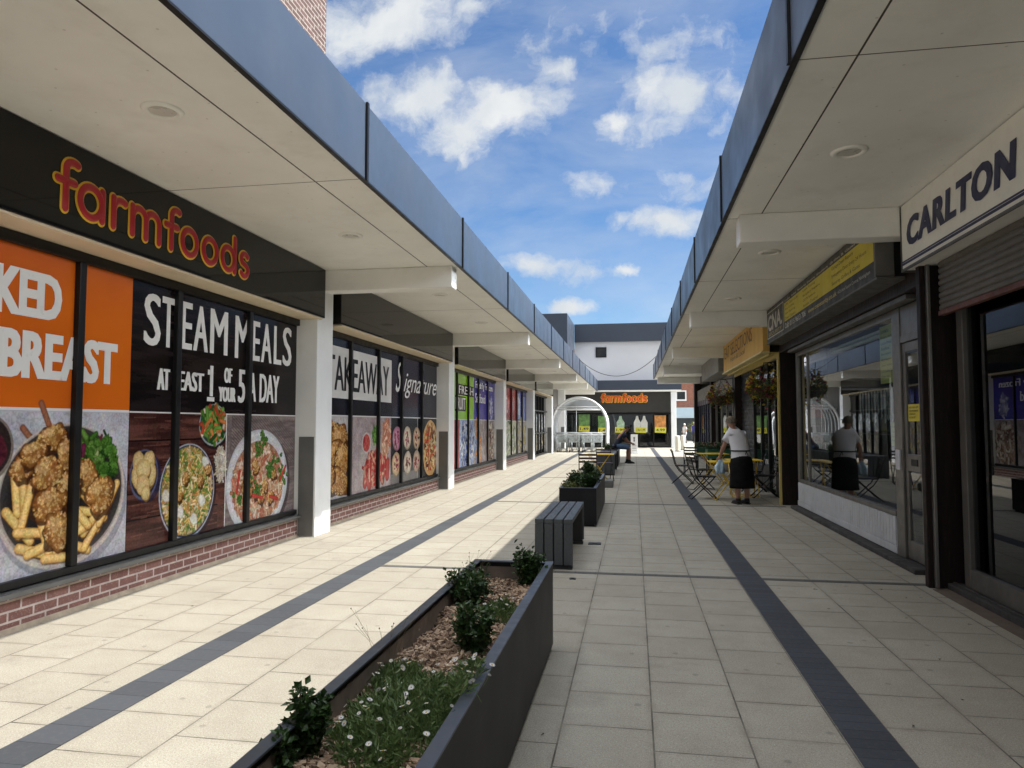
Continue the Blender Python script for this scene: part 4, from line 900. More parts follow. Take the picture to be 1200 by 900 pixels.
# ------------------------------------------------------------------ round-stroke shop lettering
def arc(cx, cy, rx, ry, a0, a1, n=14): return [(cx+rx*math.cos(rad(a0+(a1-a0)*i/n)), cy+ry*math.sin(rad(a0+(a1-a0)*i/n))) for i in range(n+1)]
def strokes():
    S = []
    b, xh = 3.100, 3.335
    def f(u): return [[(u, b)] + [(u, 3.40)] + arc(u+.075, 3.40, .075, .062, 180, 62, 8), [(u-.075, 3.305), (u+.085, 3.305)]]
    def o(u, r=.112): return [arc(u, (b+xh)/2, r, .118, 0, 360, 28)]
    S += f(4.542)
    S += o(4.795, .112) + [[(4.912, xh), (4.912, b)]]
    S += [[(5.035, xh), (5.035, b)], [(5.035, 3.25)] + arc(5.125, 3.245, .088, .085, 170, 62, 8)]
    S += [[(5.255, xh), (5.255, b)], [(5.255, 3.24)] + arc(5.34, 3.25, .083, .083, 180, 0, 10) + [(5.424, b)], [(5.424, 3.24)] + arc(5.51, 3.25, .085, .083, 180, 0, 10) + [(5.596, b)]]
    S += f(5.765)
    S += o(6.035) + o(6.365)
    S += o(6.685, .110) + [[(6.805, 3.455), (6.805, b)]]
    S += [arc(7.0, 3.278, .068, .060, 35, 235, 12)[:-1] + arc(6.995, 3.160, .070, .062, 75, -145, 12)]
    return S
STR = strokes()
def stroke_lettering(fr, mp, rs, n_out, n_in, parent, mats=None):
    """outlined rounded letters: a wide low outline bead and a narrower, higher core"""
    for (r, nn, name, mt) in ((rs*1.44, n_out, "lettering_outline", (mats or (K['lyel'], K['lred']))[0]), (rs, n_in, "lettering", (mats or (K['lyel'], K['lred']))[1])):
        b = MB()
        for st in STR:
            pts = [mp(*p) for p in st]; closed = (abs(pts[0][0]-pts[-1][0]) + abs(pts[0][1]-pts[-1][1]) < 1e-5)
            if closed: pts = pts[:-1]
            seg = 10; vv = []; n = len(pts); P = [Vector((p[0], p[1])) for p in pts]
            def sect(p, d, r_):
                t = Vector((-d.y, d.x)); return [(p + t*(r_*math.cos(math.pi*k/seg)), nn*math.sin(math.pi*k/seg)*(r_/r)) for k in range(seg+1)]
            rings = []
            for i in range(n):
                d = (P[(i+1) % n]-P[i-1]) if closed else (P[min(i+1,n-1)]-P[max(i-1,0)]); d.normalize(); rings.append(sect(P[i], d, r))
            if not closed:
                d0 = (P[0]-P[1]).normalized(); d1 = (P[-1]-P[-2]).normalized()
                pre = [sect(P[0]+d0*(r*math.sin(a)), -d0, max(1e-4, r*math.cos(a))) for a in (1.55, 1.15, .75, .38)]
                post = [sect(P[-1]+d1*(r*math.sin(a)), d1, max(1e-4, r*math.cos(a))) for a in (.38, .75, 1.15, 1.55)]
                rings = pre + rings + post
            w = seg+1; nr = len(rings)
            V = [fr(q[0].x, q[0].y, .004 + q[1]) for rg in rings for q in rg]
            F = [(i*w+k, i*w+k+1, ((i+1)%nr)*w+k+1, ((i+1)%nr)*w+k) for i in range(nr if closed else nr-1) for k in range(seg)]
            b.add(V, F)
        build(b, name, mt, parent, smooth=True)
def left_sign(k, label, lettered=False):
    d = PIT*k
    t = thing("shop_sign", label, "sign", (-4.3, 5.9+d, 2.93), 0, "gloss black fascia signs above the poster windows")
    m = MB(); m.box(-4.49, -4.15, 2.66+d, 9.07+d, 2.942, 3.612)
    build(m, "sign_board", K['signb'], t, bevel=.005)
    return t
labs = {1: "blank gloss black sign board above the takeaway poster", 2: "blank gloss black sign board above the lime and royal blue posters", 3: "blank gloss black sign board above the dark red poster", 4: "blank gloss black sign board above the dark entrance doors"}
labs[0] = "large gloss black shop sign with bold red rounded lettering outlined in yellow"
for k in (0, 1, 2, 3, 4):
    t = left_sign(k, labs[k])
    if k == 0: stroke_lettering(FL(-4.15), lambda u, v: (u, v), .0305, .010, .027, t)
# end shop sign
t = thing("shop_sign", "black sign board across the end shop with bright orange rounded lettering", "sign", (-1, 46.1, 2.3))
m = MB(); m.box(-4.49, 2.29, 46.05, 46.46, 2.26, 3.55); build(m, "sign_board", pm("dark_grey_sign_panel", (.035,.033,.030), .4, var=.1), t)
_m = lambda u, v: (-2.08 + (u-4.435)/2.67*2.92, 2.90 + (v-3.07)/.42*.56)
stroke_lettering(FF(46.05), _m, .058, .03, .06, t, (K['lyel'], pm("orange_red_letter", (.78,.11,.025), .4)))
# ------------------------------------------------------------------ CARLTON sign
t = thing("shop_sign", "cream sign board with large navy capitals above a half-lowered roller shutter", "sign", (2.75, 3.5, 2.99))
m = MB(); m.box(2.58, 2.9, -1.5, 7.35, 2.985, 3.612); build(m, "sign_board", K['cream'], t, bevel=.004)
m = MB(); _g = FR(2.58); fr = lambda u, v, n=0: _g(u*.9905, 1.5+(v-1.5)*.9905+.004, n)
for q, dx in enumerate((0, -1, 1, -.5, .5)): text(m, "CARLTON", fr, -7.272+dx*.013, -5.288+dx*.013, 3.188, 3.462, .003+.0005*q, offset=.034, shear=.12, space=1.12)
rect(m, fr, -7.42, 1.4, 3.062, 3.078, .003); rect(m, fr, -7.42, 1.4, 3.0, 3.006, .003); rect(m, fr, -7.425, -7.418, 3.0, 3.61, .0036)
rect(m, fr, -7.42, 1.4, 3.035, 3.058, .0032)
build(m, "lettering", K['navy'], t)
m = MB(); m.box(2.57, 2.91, 7.35, 7.358, 2.965, 3.612); m.box(2.568, 2.582, -1.5, 7.349, 2.967, 2.984); build(m, "sign_frame", K['alud'], t)
# ------------------------------------------------------------------ black and yellow trade sign
t = thing("shop_sign", "black sign box with yellow lettered panel and white logo square above the key shop", "sign", (2.75, 11, 3.05))
m = MB(); m.box(2.45, 2.9, 7.68, 13.69, 2.99, 3.59); build(m, "sign_board", pm("dull_black_sign", (.014,.013,.014), .42, dirt=.1), t, bevel=.004)
m = MB(); m.prism([(2.435, 2.968), (2.90, 2.95), (2.90, 2.986), (2.435, 2.988)], 7.63, 13.7); m.box(2.42, 2.60, 7.62, 7.67, 2.99, 3.40); build(m, "sign_frame", K['alud'], t, bevel=.004)
_f = FR(2.45); fr = lambda u, v, n=0: _f(u*.960, 1.5+(v-1.5)*.960+.012, n)
m = MB(); rect(m, fr, -12.66, -8.05, 3.232, 3.545, .002); build(m, "yellow_panel", pm("yellow_sign_panel", (.66,.54,.035), .45, var=.06, dirt=.12, dirtcol=(.4,.3,.05)), t)
m = MB()
K['offwhite'] = pm("off_white_lettering", (.62,.60,.56), .5)
text(m, "CNA.", fr, -14.15, -12.86, 3.235, 3.53, .003, offset=.03, shear=.05); build(m, "logo_lettering", K['offwhite'], t)
m = MB()
for (a, b, v0, v1) in ((-14.24,-12.74,3.585,3.60),(-14.24,-12.74,3.105,3.122),(-14.24,-14.215,3.122,3.585),(-12.765,-12.74,3.122,3.585)): rect(m, fr, a, b, v0, v1, .0025)
build(m, "logo_border", K['offwhite'], t)
for (s_, a, b, v0, v1, of) in (("Call: 0115 9613 706", -12.63, -11.15, 3.105, 3.195, .02), ("Locks  Safes  Security Doors  Shutters  Grilles & Gates", -12.6, -8.7, 3.558, 3.598, .01), ("4 Carlton Square Centre, Nottingham", -9.45, -8.2, 3.11, 3.165, 0)):
    m = MB(); text(m, s_, fr, a, b, v0, v1, .003, offset=of); build(m, "lettering", K['offwhite'], t)
m = MB(); text(m, "www.cnasecurity.co.uk", fr, -11.0, -9.5, 3.10, 3.18, .003, offset=.015); text(m, "SECURITY", fr, -14.1, -12.9, 3.145, 3.205, .003); build(m, "web_lettering", K['gold'], t)
m = MB()
cols = [(-12.58, ["uPVC Door Locks", "Key Cutting", "Safe Opening", "Door Closers"]), (-11.3, ["Lock Fitting", "Burglary Repairs", "CCTV Systems", "Access Control"]), (-9.7, ["Garage Door Repairs", "Emergency Door Entry 24 Hours", "Security Grilles & Gates"])]
for (u, ls) in cols:
    for i, s_ in enumerate(ls):
        h = .30/len(ls); v1 = 3.532 - i*h
        text(m, s_, fr, u, u + (.062 if len(ls) == 4 else .048)*len(s_), v1-h*.72, v1-h*.12, .0035)
build(m, "panel_lettering", K['black'], t)
c = Canvas(-8.03, -7.99+.0, 3.08, 3.56, .01, (.03,.02,.02), 44); 
m = MB(); rect(m, fr, -8.04, -8.005, 3.09, 3.59, .003); build(m, "picture_strip", pm("brown_picture_strip", (.22,.10,.06), .5, var=.8, vscale=14), t)
# ------------------------------------------------------------------ timber café sign
t = thing("shop_sign", "orange varnished timber sign with dark brown lettering over the cafe", "sign", (2.6, 17.5, 2.9))
m = MB()
for i in range(41): m.box(2.42, 2.48, 14.0+.146*i, 14.0+.146*i+.142, 2.88, 3.60)
m.box(2.481, 2.54, 14.0, 19.98, 2.88, 3.60); build(m, "sign_board", K['wood'], t, bevel=.003)
m = MB(); fr = FR(2.42); text(m, "EAT SELECTIONS", fr, -19.7, -15.2, 3.22, 3.52, .004, offset=0.0)
text(m, "Fresh & Local", fr, -18.6, -16.2, 3.06, 3.17, .004, shear=.25); build(m, "lettering", pm("dark_brown_lettering", (.10,.035,.02), .5), t)
m = MB(); m.box(2.38, 2.54, 13.98, 20.0, 2.845, 2.878); build(m, "sign_frame", pm("pale_gold_trim", (.72,.62,.30), .4), t, bevel=.004)

# notices and pictures in the key shop's window and door
def notice(label, x, y0, y1, z0, z1, bg, n, seed, lines=6, ink=(.12,.10,.02)):
    t = thing("notice", label, "notice", (x, (y0+y1)/2, z0), 0, "notices in the key shop front")
    m = MB(); m.box(x, x+.004, y0, y1, z0, z1); build(m, "sheet", pm("notice_paper", bg, .6, var=.05), t)
    m = MB(); fr = FR(x); rr = random.Random(seed); h = (z1-z0)/(lines+1.2)
    for i in range(lines):
        v1 = z1 - h*(i+.75); text(m, n[i % len(n)], fr, -y1+(y1-y0)*.09, -y1+(y1-y0)*(.62+.3*rr.random()), v1-h*.55, v1, .002, offset=.02)
    build(m, "lettering", pm("notice_ink", ink, .6), t); return t
notice("tall pale yellow notice high in the key shop window beside the door", 2.93, 8.68, 9.15, 1.98, 2.66, (.62,.62,.17), ["LOCKSMITH", "Keys cut", "Locks fitted", "Safes", "Shoe repairs", "Watch batteries", "Open today"], 1, 9, (.10,.14,.05))
notice("small yellow notice on the glass of the key shop door", 2.905, 7.93, 8.24, 1.53, 1.71, (.72,.62,.05), ["NO CASH LEFT", "ON PREMISES", "OVERNIGHT"], 2, 4)
notice("small lime notice low in the key shop window beside the door frame", 2.93, 8.68, 8.84, 1.25, 1.52, (.50,.60,.08), ["Keys", "Fobs", "Cards"], 3, 4)
t = thing("window_picture", "black and white key graphic in the window beside the key shop door", "picture", (2.94, 9.2, 1.4), 0)
m = MB(); m.box(2.94, 2.944, 8.66, 10.05, 1.42, 1.95); build(m, "sheet", K['black'], t)
m = MB(); fr = FR(2.94); rr = random.Random(5)
for i in range(11):
    y = 9.98 - i*.115; l = .22+.12*rr.random()
    m.add([fr(-y+.035*math.cos(a)-.0, 1.86+.05*math.sin(a), .003) for a in [6.283*q/12 for q in range(12)]], [tuple(range(12))])
    rect(m, fr, -y-.016, -y+.016, 1.84-l, 1.82, .003); rect(m, fr, -y+.016, -y+.04, 1.86-l, 1.89-l, .003); rect(m, fr, -y+.016, -y+.034, 1.93-l, 1.95-l, .003)
text(m, "KEYS CUT", fr, -9.05, -8.70, 1.55, 1.93, .0035, offset=.01); build(m, "key_print", pm("grey_key_print", (.50,.50,.48), .5), t)
t = thing("poster", "red posters on the inner shutter at the far edge of the key shop window", "poster", (2.98, 12.9, 1.3))
m = MB(); m.box(3.06, 3.066, 12.4, 13.2, 1.62, 1.86); m.box(3.06, 3.066, 12.4, 13.2, 1.18, 1.32); build(m, "sheet", pm("dull_red_poster", (.30,.03,.02), .5), t)
# shelves with stock inside the key shop
t = thing("shelf_rack", "dim wooden shelf rack with boxed stock inside the key shop", "shelf", (5.5, 10.5, 0))
m = MB()
for z in (.5, 1.0, 1.5, 2.0): m.box(5.3, 5.7, 8.2, 13.2, z, z+.03)
for y in (8.2, 9.85, 11.5, 13.17): m.box(5.3, 5.7, y, y+.03, 0, 2.3)
build(m, "frame", pm("shelf_timber", (.20,.12,.07), .6), t)
rr = random.Random(9); palette = [pm("stock_box_red", (.35,.05,.04), .5), pm("stock_box_blue", (.06,.10,.28), .5), pm("stock_box_cream", (.5,.46,.38), .5), pm("stock_box_green", (.08,.2,.08), .5)]
m = MB()
for z in (.53, 1.03, 1.53, 2.03):
    y = 8.3
    while y < 13.0:
        w = .1+.2*rr.random(); h = .12+.25*rr.random(); m.box(5.32, 5.5+.1*rr.random(), y, y+w, z+.002, z+h, rr.randrange(4)); y += w+.02+.1*rr.random()
o = build(m, "boxed_stock", palette, t); o['kind'] = 'stuff'
# promotional cut-outs in the end shop window
def cutout(label, x, z0, kind):
    t = thing("window_cutout", label, "promotion", (x, 46.5, z0), 0, "price promotions in the end shop window")
    fr = FF(46.47); m = MB()
    def solid(pts, mi, n): 
        nn = len(pts); m.add([fr(a, b, n) for a, b in pts] + [fr(a, b, n-.02) for a, b in pts], [tuple(range(nn))] + [(i, (i+1)%nn, nn+(i+1)%nn, nn+i) for i in range(nn)], mi)
    def bottle(cx, s=1.0): return [(cx-.20*s, z0), (cx+.20*s, z0), (cx+.22*s, z0+.62), (cx+.10*s, z0+.85), (cx+.06*s, z0+1.05), (cx-.06*s, z0+1.05), (cx-.10*s, z0+.85), (cx-.22*s, z0+.62)]
    if kind == 'bottle': solid(bottle(x, 1.15), 0, 0)
    elif kind == 'milk': solid(bottle(x-.22), 0, 0); solid(bottle(x+.22), 0, .004)
    else: solid([(x-.34, z0), (x+.34, z0), (x+.36, z0+1.08), (x-.36, z0+1.08)], 0, 0)
    sh = build(m, "picture", {'bottle': K['c_green'], 'milk': K['c_white'], 'bag': K['c_orange'], 'pack': K['c_dgreen']}[kind], t)
    m = MB(); solid([(x-.36, z0-.02), (x+.34, z0-.05), (x+.37, z0+.30), (x-.34, z0+.33)], 0, .012); build(m, "price_flash", K['c_yellow'], t)
    m = MB(); text(m, {'bottle': "1.99", 'milk': "2 for 2.99", 'bag': "4.99", 'pack': "1.49"}[kind], fr, x-.27, x+.28, z0+.06, z0+.23, .016, offset=.02); build(m, "lettering", K['navy'], t)
K['c_green'] = pm("pale_green_bottle_print", (.42,.58,.42), .5, var=.5, vscale=5); K['c_white'] = pm("white_bottle_print", (.72,.72,.68), .5, var=.12, vscale=5)
K['c_orange'] = pm("orange_red_bag_print", (.70,.28,.08), .5, var=.6, vscale=4); K['c_dgreen'] = pm("green_pack_print", (.16,.32,.10), .5, var=.6, vscale=4); K['c_yellow'] = pm("yellow_price_flash", (.75,.70,.06), .5, var=.05)
cutout("pale green bottle cut-out with yellow price flash in the end shop window", -.86, .98, 'bottle')
cutout("two white bottles cut-out with yellow price flash in the end shop window", .42, .98, 'milk')
cutout("orange and red bag cut-out with yellow price flash in the end shop window", 1.66, .98, 'bag')
cutout("green pack cut-out with yellow price flash seen through the trolley shelter", -3.2, 1.05, 'pack')
cutout("green pack cut-out with yellow price flash beside the trolley shelter upright", -1.95, .95, 'pack')
# ------------------------------------------------------------------ planters, benches
def planter(label, x0, x1, y0, y1, h, group="charcoal steel planters down the middle"):
    t = thing("planter", label, "planter", ((x0+x1)/2, (y0+y1)/2, 0), 0, group)
    m = MB(); w = .022
    m.box(x0, x0+w, y0, y1, .03, h); m.box(x1-w, x1, y0, y1, .03, h); m.box(x0+w, x1-w, y0, y0+w, .03, h-.001); m.box(x0+w, x1-w, y1-w, y1, .03, h-.001)
    m.box(x0+.03, x1-.03, y0+.03, y1-.03, 0, .06)
    build(m, "trough", K['planter'], t, bevel=.003)
    m = MB(); l = .045
    m.box(x0-.004, x0+l, y0-.004, y1+.004, h+.001, h+.010); m.box(x1-l, x1+.004, y0-.004, y1+.004, h+.001, h+.010)
    m.box(x0+l, x1-l, y0-.004, y0+l, h+.001, h+.009); m.box(x0+l, x1-l, y1-l, y1+.004, h+.001, h+.009)
    build(m, "rim", K['planter_rim'], t, bevel=.002)
    lin = MB(); g = w+.002
    lin.box(x0+g, x0+g+.006, y0+.03, y1-.03, .1, h-.03); lin.box(x1-g-.006, x1-g, y0+.03, y1-.03, .1, h-.03); lin.box(x0+.04, x1-.04, y1-g-.006, y1-g, .1, h-.03); lin.box(x0+.04, x1-.04, y0+g, y0+g+.006, .1, h-.03)
    build(lin, "liner", K['liner'], t)
    s_ = MB(); nx, ny = 10, max(10, int((y1-y0)/.06)); V = []
    for j in range(ny+1):
        for i in range(nx+1):
            x = x0+.031+(x1-x0-.062)*i/nx; y = y0+.031+(y1-y0-.062)*j/ny
            V.append((x, y, h-.125+.035*mnoise.noise((x*4, y*4, 3))))
    s_.add(V, [(j*(nx+1)+i, j*(nx+1)+i+1, (j+1)*(nx+1)+i+1, (j+1)*(nx+1)+i) for j in range(ny) for i in range(nx)])
    build(s_, "soil", K['soil'], t, smooth=True)
    return t
K['planter_rim'] = pm("planter_rim_steel", (.075,.085,.105), .36, .2, var=.14, vscale=4, dirt=.18, dirtcol=(.16,.16,.16))
K['liner'] = pm("weathered_planter_lining", (.20,.155,.125), .8, var=.25, vscale=6, dirt=.3)
planter("long charcoal planter with wood chips, daisies and four small shrubs beside the camera", -1.082, -.548, 1.66, 4.825, .565)
planter("charcoal planter behind the grey slatted bench, full of dark leafy plants", -1.10, -.553, 10.53, 13.62, .555)
planter("far dark planter that the seated man perches on", -1.12, -.56, 25.2, 28.3, .56)
def bench(label, x0, x1, y0, y1, h):
    t = thing("bench", label, "bench", ((x0+x1)/2, (y0+y1)/2, 0), 0, "grey slatted waterfall benches")
    n = 4; w = (x1-x0)/n
    for i in range(n):
        a, b = x0+w*i+.006, x0+w*(i+1)-.006
        m = MB(); m.box(a, b, y0+.001, y1-.001, h-.05, h); build(m, "seat_slat", K['bench'], t, bevel=.006)
        for (ya, yb) in ((y0, y0+.05), (y1-.05, y1)):
            m = MB(); m.box(a, b, ya, yb, .045, h-.0505); build(m, "leg_slat", K['bench'], t, bevel=.006)
    m = MB()
    for (ya, yb) in ((y0+.052, y0+.10), (y1-.10, y1-.052)): m.box(x0+.02, x1-.02, ya, yb, .02, h-.052); m.box(x0+.01, x1-.01, ya-.04, yb+.02, 0, .03)
    m.box(x0+.06, x0+.12, y0+.101, y1-.101, h-.11, h-.052); m.box(x1-.12, x1-.06, y0+.101, y1-.101, h-.11, h-.052)
    build(m, "frame", K['benchd'], t, bevel=.004); return t
bench("grey slatted bench standing between the two nearest planters", -1.035, -.632, 7.40, 9.12, .515)
bench("darker grey slatted bench farther off behind the plum chairs and yellow table", -1.10, -.56, 21.1, 24.0, .62)
t = thing("parasol_base", "low grey block parasol base on the paving behind the second planter", "parasol base", (-.72, 17.3, 0))
m = MB(); m.box(-.96, -.50, 17.0, 17.55, 0, .17); build(m, "weight", pm("grey_cast_weight", (.16,.165,.16), .7, bmp=.2), t, bevel=.02)
m = MB(); m.lathe([(.03,.17),(.03,.32),(.024,.325),(.024,.17)], (-.73, 17.28, 0), 14); build(m, "socket", K['dkmetal'], t, smooth=True)

# ------------------------------------------------------------------ plants
LM = {'box': leaf_mat("glossy_shrub_leaf", (.014,.034,.010), (.055,.11,.026), .2, .4), 'daisy': leaf_mat("daisy_foliage", (.05,.095,.028), (.18,.25,.085), .35),
      'dry': leaf_mat("olive_foliage", (.09,.11,.03), (.20,.22,.07), .3), 'stem': pm("woody_stem", (.06,.045,.025), .8), 'petal': leaf_mat("white_petal", (.70,.70,.70), (.80,.78,.80), .25), 'eye': pm("daisy_eye", (.62,.42,.03), .6)}
def shrub(label, x, y, z, r, h, n, lw, group, seed, upright=False, name="shrub", mat='box', cat="shrub"):
    rr = random.Random(seed); t = thing(name, label, cat, (x, y, z), 0, group)
    m = MB(); st = MB(); tips = []
    for i in range(11 if not upright else 7):
        a = rr.random()*6.28; q = r*(.25+.75*rr.random()); hh = h*(.55+.45*rr.random())*(1-.25*(q/r)**2)
        p0 = Vector((.02*math.cos(a), .02*math.sin(a), -.02)); p1 = Vector((q*.6*math.cos(a), q*.6*math.sin(a), hh*.55)); p2 = Vector((q*math.cos(a), q*math.sin(a), hh))
        st.tube([p0, p1, p2], [.006, .004, .002], 5); tips.append((p0, p1, p2))
    for i in range(n):
        p0, p1, p2 = tips[rr.randrange(len(tips))]; s = rr.random()**.7
        p = p0.lerp(p1, s*2) if s < .5 else p1.lerp(p2, s*2-1)
        out = Vector((rr.gauss(0,1), rr.gauss(0,1), rr.gauss(.5,.8))).normalized(); sp = r*.22 if not upright else r*.16
        p = p + Vector((rr.gauss(0,sp), rr.gauss(0,sp), rr.gauss(0,sp*.8)))
        if p.z < .01: p.z = .01 + .03*rr.random()
        l = lw*(.7+.7*rr.random()); m.leaf(p, out, (rr.gauss(0,.5), rr.gauss(0,.5), 1), l, l*.68)
    build(st, "stem", LM['stem'], t, local=True, smooth=True); build(m, "foliage", LM[mat], t, local=True); return t
SG = "dark evergreen shrubs in the planters"
shrub("dark evergreen shrub at the near corner of the long planter, leaning over its left rim", -1.03, 2.15, .43, .07, .27, 1000, .027, SG, 1, True)
shrub("small shrub sticking up at the near rim just before the larger corner shrub", -1.05, 2.02, .43, .05, .16, 380, .026, SG, 12, True)
shrub("dense dark shrub in the middle of the wood chips of the long planter", -.745, 3.25, .44, .085, .27, 1100, .028, SG, 2)
shrub("dark bushy shrub by the sunny rim halfway along the long planter", -.955, 4.08, .44, .12, .24, 1100, .028, SG, 3)
shrub("dark shrub standing in the far corner of the long planter next to the bench", -.70, 4.66, .44, .105, .27, 1000, .03, SG, 4)
shrub("dark shrub at the corner of the second planter nearest the walkway", -.72, 11.5, .43, .15, .34, 900, .045, SG, 5)
shrub("round dark shrub left of centre in the second planter", -.97, 11.75, .43, .13, .30, 800, .045, SG, 6)
shrub("broad-leaved dark plant at the back of the second planter", -.80, 12.9, .43, .16, .42, 700, .06, SG, 7)
shrub("pale olive bushy plant at the sunny front of the second planter", -.97, 10.85, .42, .14, .20, 1100, .035, SG, 8, mat='dry')
shrub("low grey-green plant behind the olive one in the second planter", -.95, 12.3, .42, .15, .28, 700, .04, SG, 9, mat='daisy')
shrub("leafy dark plant in the far planter behind the seated man", -.95, 26.3, .43, .15, .35, 400, .07, SG, 10)
def daisy_clump(label, x, y, z, rx, ry, h, n, nf, seed, zmin=0.0, fs=1.0):
    rr = random.Random(seed); t = thing("daisy_plant", label, "flowering plant", (x, y, z), 0, "daisy clumps in the long planter")
    m = MB()
    for i in range(n):
        a = rr.random()*6.28; q = math.sqrt(rr.random()); px_, py_ = rx*q*math.cos(a), ry*q*math.sin(a)
        hh = h*(1-.6*q*q)*(.4+.6*rr.random())*(.7+.5*mnoise.noise((px_*9, py_*9, seed)))
        d = Vector((rr.gauss(0,.7)+px_*2, rr.gauss(0,.7)+py_*1.5, rr.random()+.35)); l = .022+.03*rr.random()
        m.leaf((px_, py_, max(zmin, zmin+hh*rr.random()**.5)), d, (rr.gauss(0,1), rr.gauss(0,1), 1), l, l*.26)
    build(m, "foliage", LM['daisy'], t, local=True)
    proto = None
    for i in range(nf):
        a = rr.random()*6.28; q = math.sqrt(rr.random()); px_, py_ = rx*fs*q*math.cos(a), ry*q*math.sin(a); hh = zmin + h*(.55+.75*rr.random())*(1-.45*q*q)
        if proto is None:
            f = MB(); f.tube([(0,0,-.09), (.004,.002,-.04), (0,0,0)], .0011, 4)
            for k in range(14):
                b = 2*math.pi*k/14; d = Vector((math.cos(b), math.sin(b), .16)); s_ = Vector((-math.sin(b), math.cos(b), 0))
                f.add([d*.003 - s_*.0012, d*.0125 - s_*.0018, d*.0135, d*.0125 + s_*.0018, d*.003 + s_*.0012], [(0,1,2,3,4)], 1)
            f.ell((0,0,.0012), (.0042,.0042,.0024), 8, 5, 2)
            proto = build(f, "flower", [LM['daisy'], LM['petal'], LM['eye']], t, local=True); o = proto
        else: o = proto.copy(); COL.objects.link(o); o.parent = t
        o.location = (px_, py_, hh+.012); o.rotation_euler = (rr.gauss(0,.35), rr.gauss(0,.35)+.25, rr.random()*6); o.scale = (1,)*3 if i == 0 else (.55+.35*rr.random(),)*3
    return t
daisy_clump("large low mat of white daisies filling the near part of the long planter", -.80, 2.48, .43, .215, .43, .12, 6800, 50, 1)
daisy_clump("sunny patch of daisies along the left rim in front of the bare wood chips", -.97, 2.82, .43, .10, .22, .08, 1500, 16, 2)
daisy_clump("white daisies spilling over the walkway rim of the long planter", -.605, 2.55, .45, .045, .18, .05, 260, 18, 3, .125, 2.0)
daisy_clump("small daisy clump between the two middle shrubs of the long planter", -.76, 3.92, .43, .11, .20, .10, 1500, 18, 4)
daisy_clump("thin dry daisy tuft by the sunny rim at the far corner of the long planter", -1.0, 4.45, .43, .06, .14, .12, 500, 4, 5)
for i, (x, y, lab) in enumerate(((-1.06, 2.98, "thin dry seed stalks poking over the sunny rim near the daisies"), (-1.04, 4.5, "thin dry seed stalks poking over the far end of the sunny rim"))):
    rr = random.Random(40+i); t = thing("seed_stalks", lab, "plant", (x, y, .45), 0, "dry seed stalks in the long planter"); m = MB()
    for k in range(9):
        a = rr.gauss(0,.05); b = rr.gauss(0,.07); h = .15+.09*rr.random(); m.tube([(a*.3, b*.3, 0), (a*.7, b*.7, h*.6), (a*1.3, b*1.3, h)], .0006, 4); m.ell((a*1.3, b*1.3, h), (.003,.003,.004), 6, 4)
        m.tube([(a*.9, b*.9, h*.7), (a*1.3+rr.gauss(0,.02), b*1.3+rr.gauss(0,.03), h*.95)], .0005, 4)
    build(m, "stalk", pm("dry_stalk", (.22,.19,.10), .8), t, local=True)
# wood chips: uncountable, one object
mchip, tt, bb, oo = newmat("wood_chips"); gg = tt.nodes.new('ShaderNodeNewGeometry')
rp = tt.nodes.new('ShaderNodeValToRGB'); rp.color_ramp.elements[0].color = (.045,.024,.014,1); rp.color_ramp.elements[1].color = (.52,.39,.27,1); e = rp.color_ramp.elements.new(.45); e.color = (.26,.17,.11,1)
tt.links.new(gg.outputs['Random Per Island'], rp.inputs[0]); tt.links.new(rp.outputs[0], bb.inputs['Base Color']); bb.inputs['Roughness'].default_value = .85
rr = random.Random(77); m = MB()
def scatter(n, x0, x1, y0, y1, z):
    for i in range(n):
        x = x0+(x1-x0)*rr.random(); y = y0+(y1-y0)*rr.random(); l = .007+.024*rr.random()**1.8; w = .003+.007*rr.random(); h = .002+.004*rr.random()
        zz = z+.035*mnoise.noise((x*4, y*4, 3))+.003+.02*rr.random(); R_ = Matrix.Rotation(rr.random()*6.28, 3, 'Z') @ Matrix.Rotation(rr.gauss(0,.35), 3, 'X') @ Matrix.Rotation(rr.gauss(0,.35), 3, 'Y')
        P = [R_ @ Vector((sx*l*(1 if sy > 0 else .8), sy*w, sz*h)) + Vector((x, y, zz)) for sz in (-1,1) for sy in (-1,1) for sx in (-1,1)]
        m.add(P, [(0,2,3,1),(4,5,7,6),(0,1,5,4),(2,6,7,3),(0,4,6,2),(1,3,7,5)])
scatter(11000, -1.045, -.585, 1.9, 4.79, .437)
o = build(m, "wood_chips", mchip); tag(o, kind='stuff'); o['label'] = "brown wood chip mulch in the long planter"

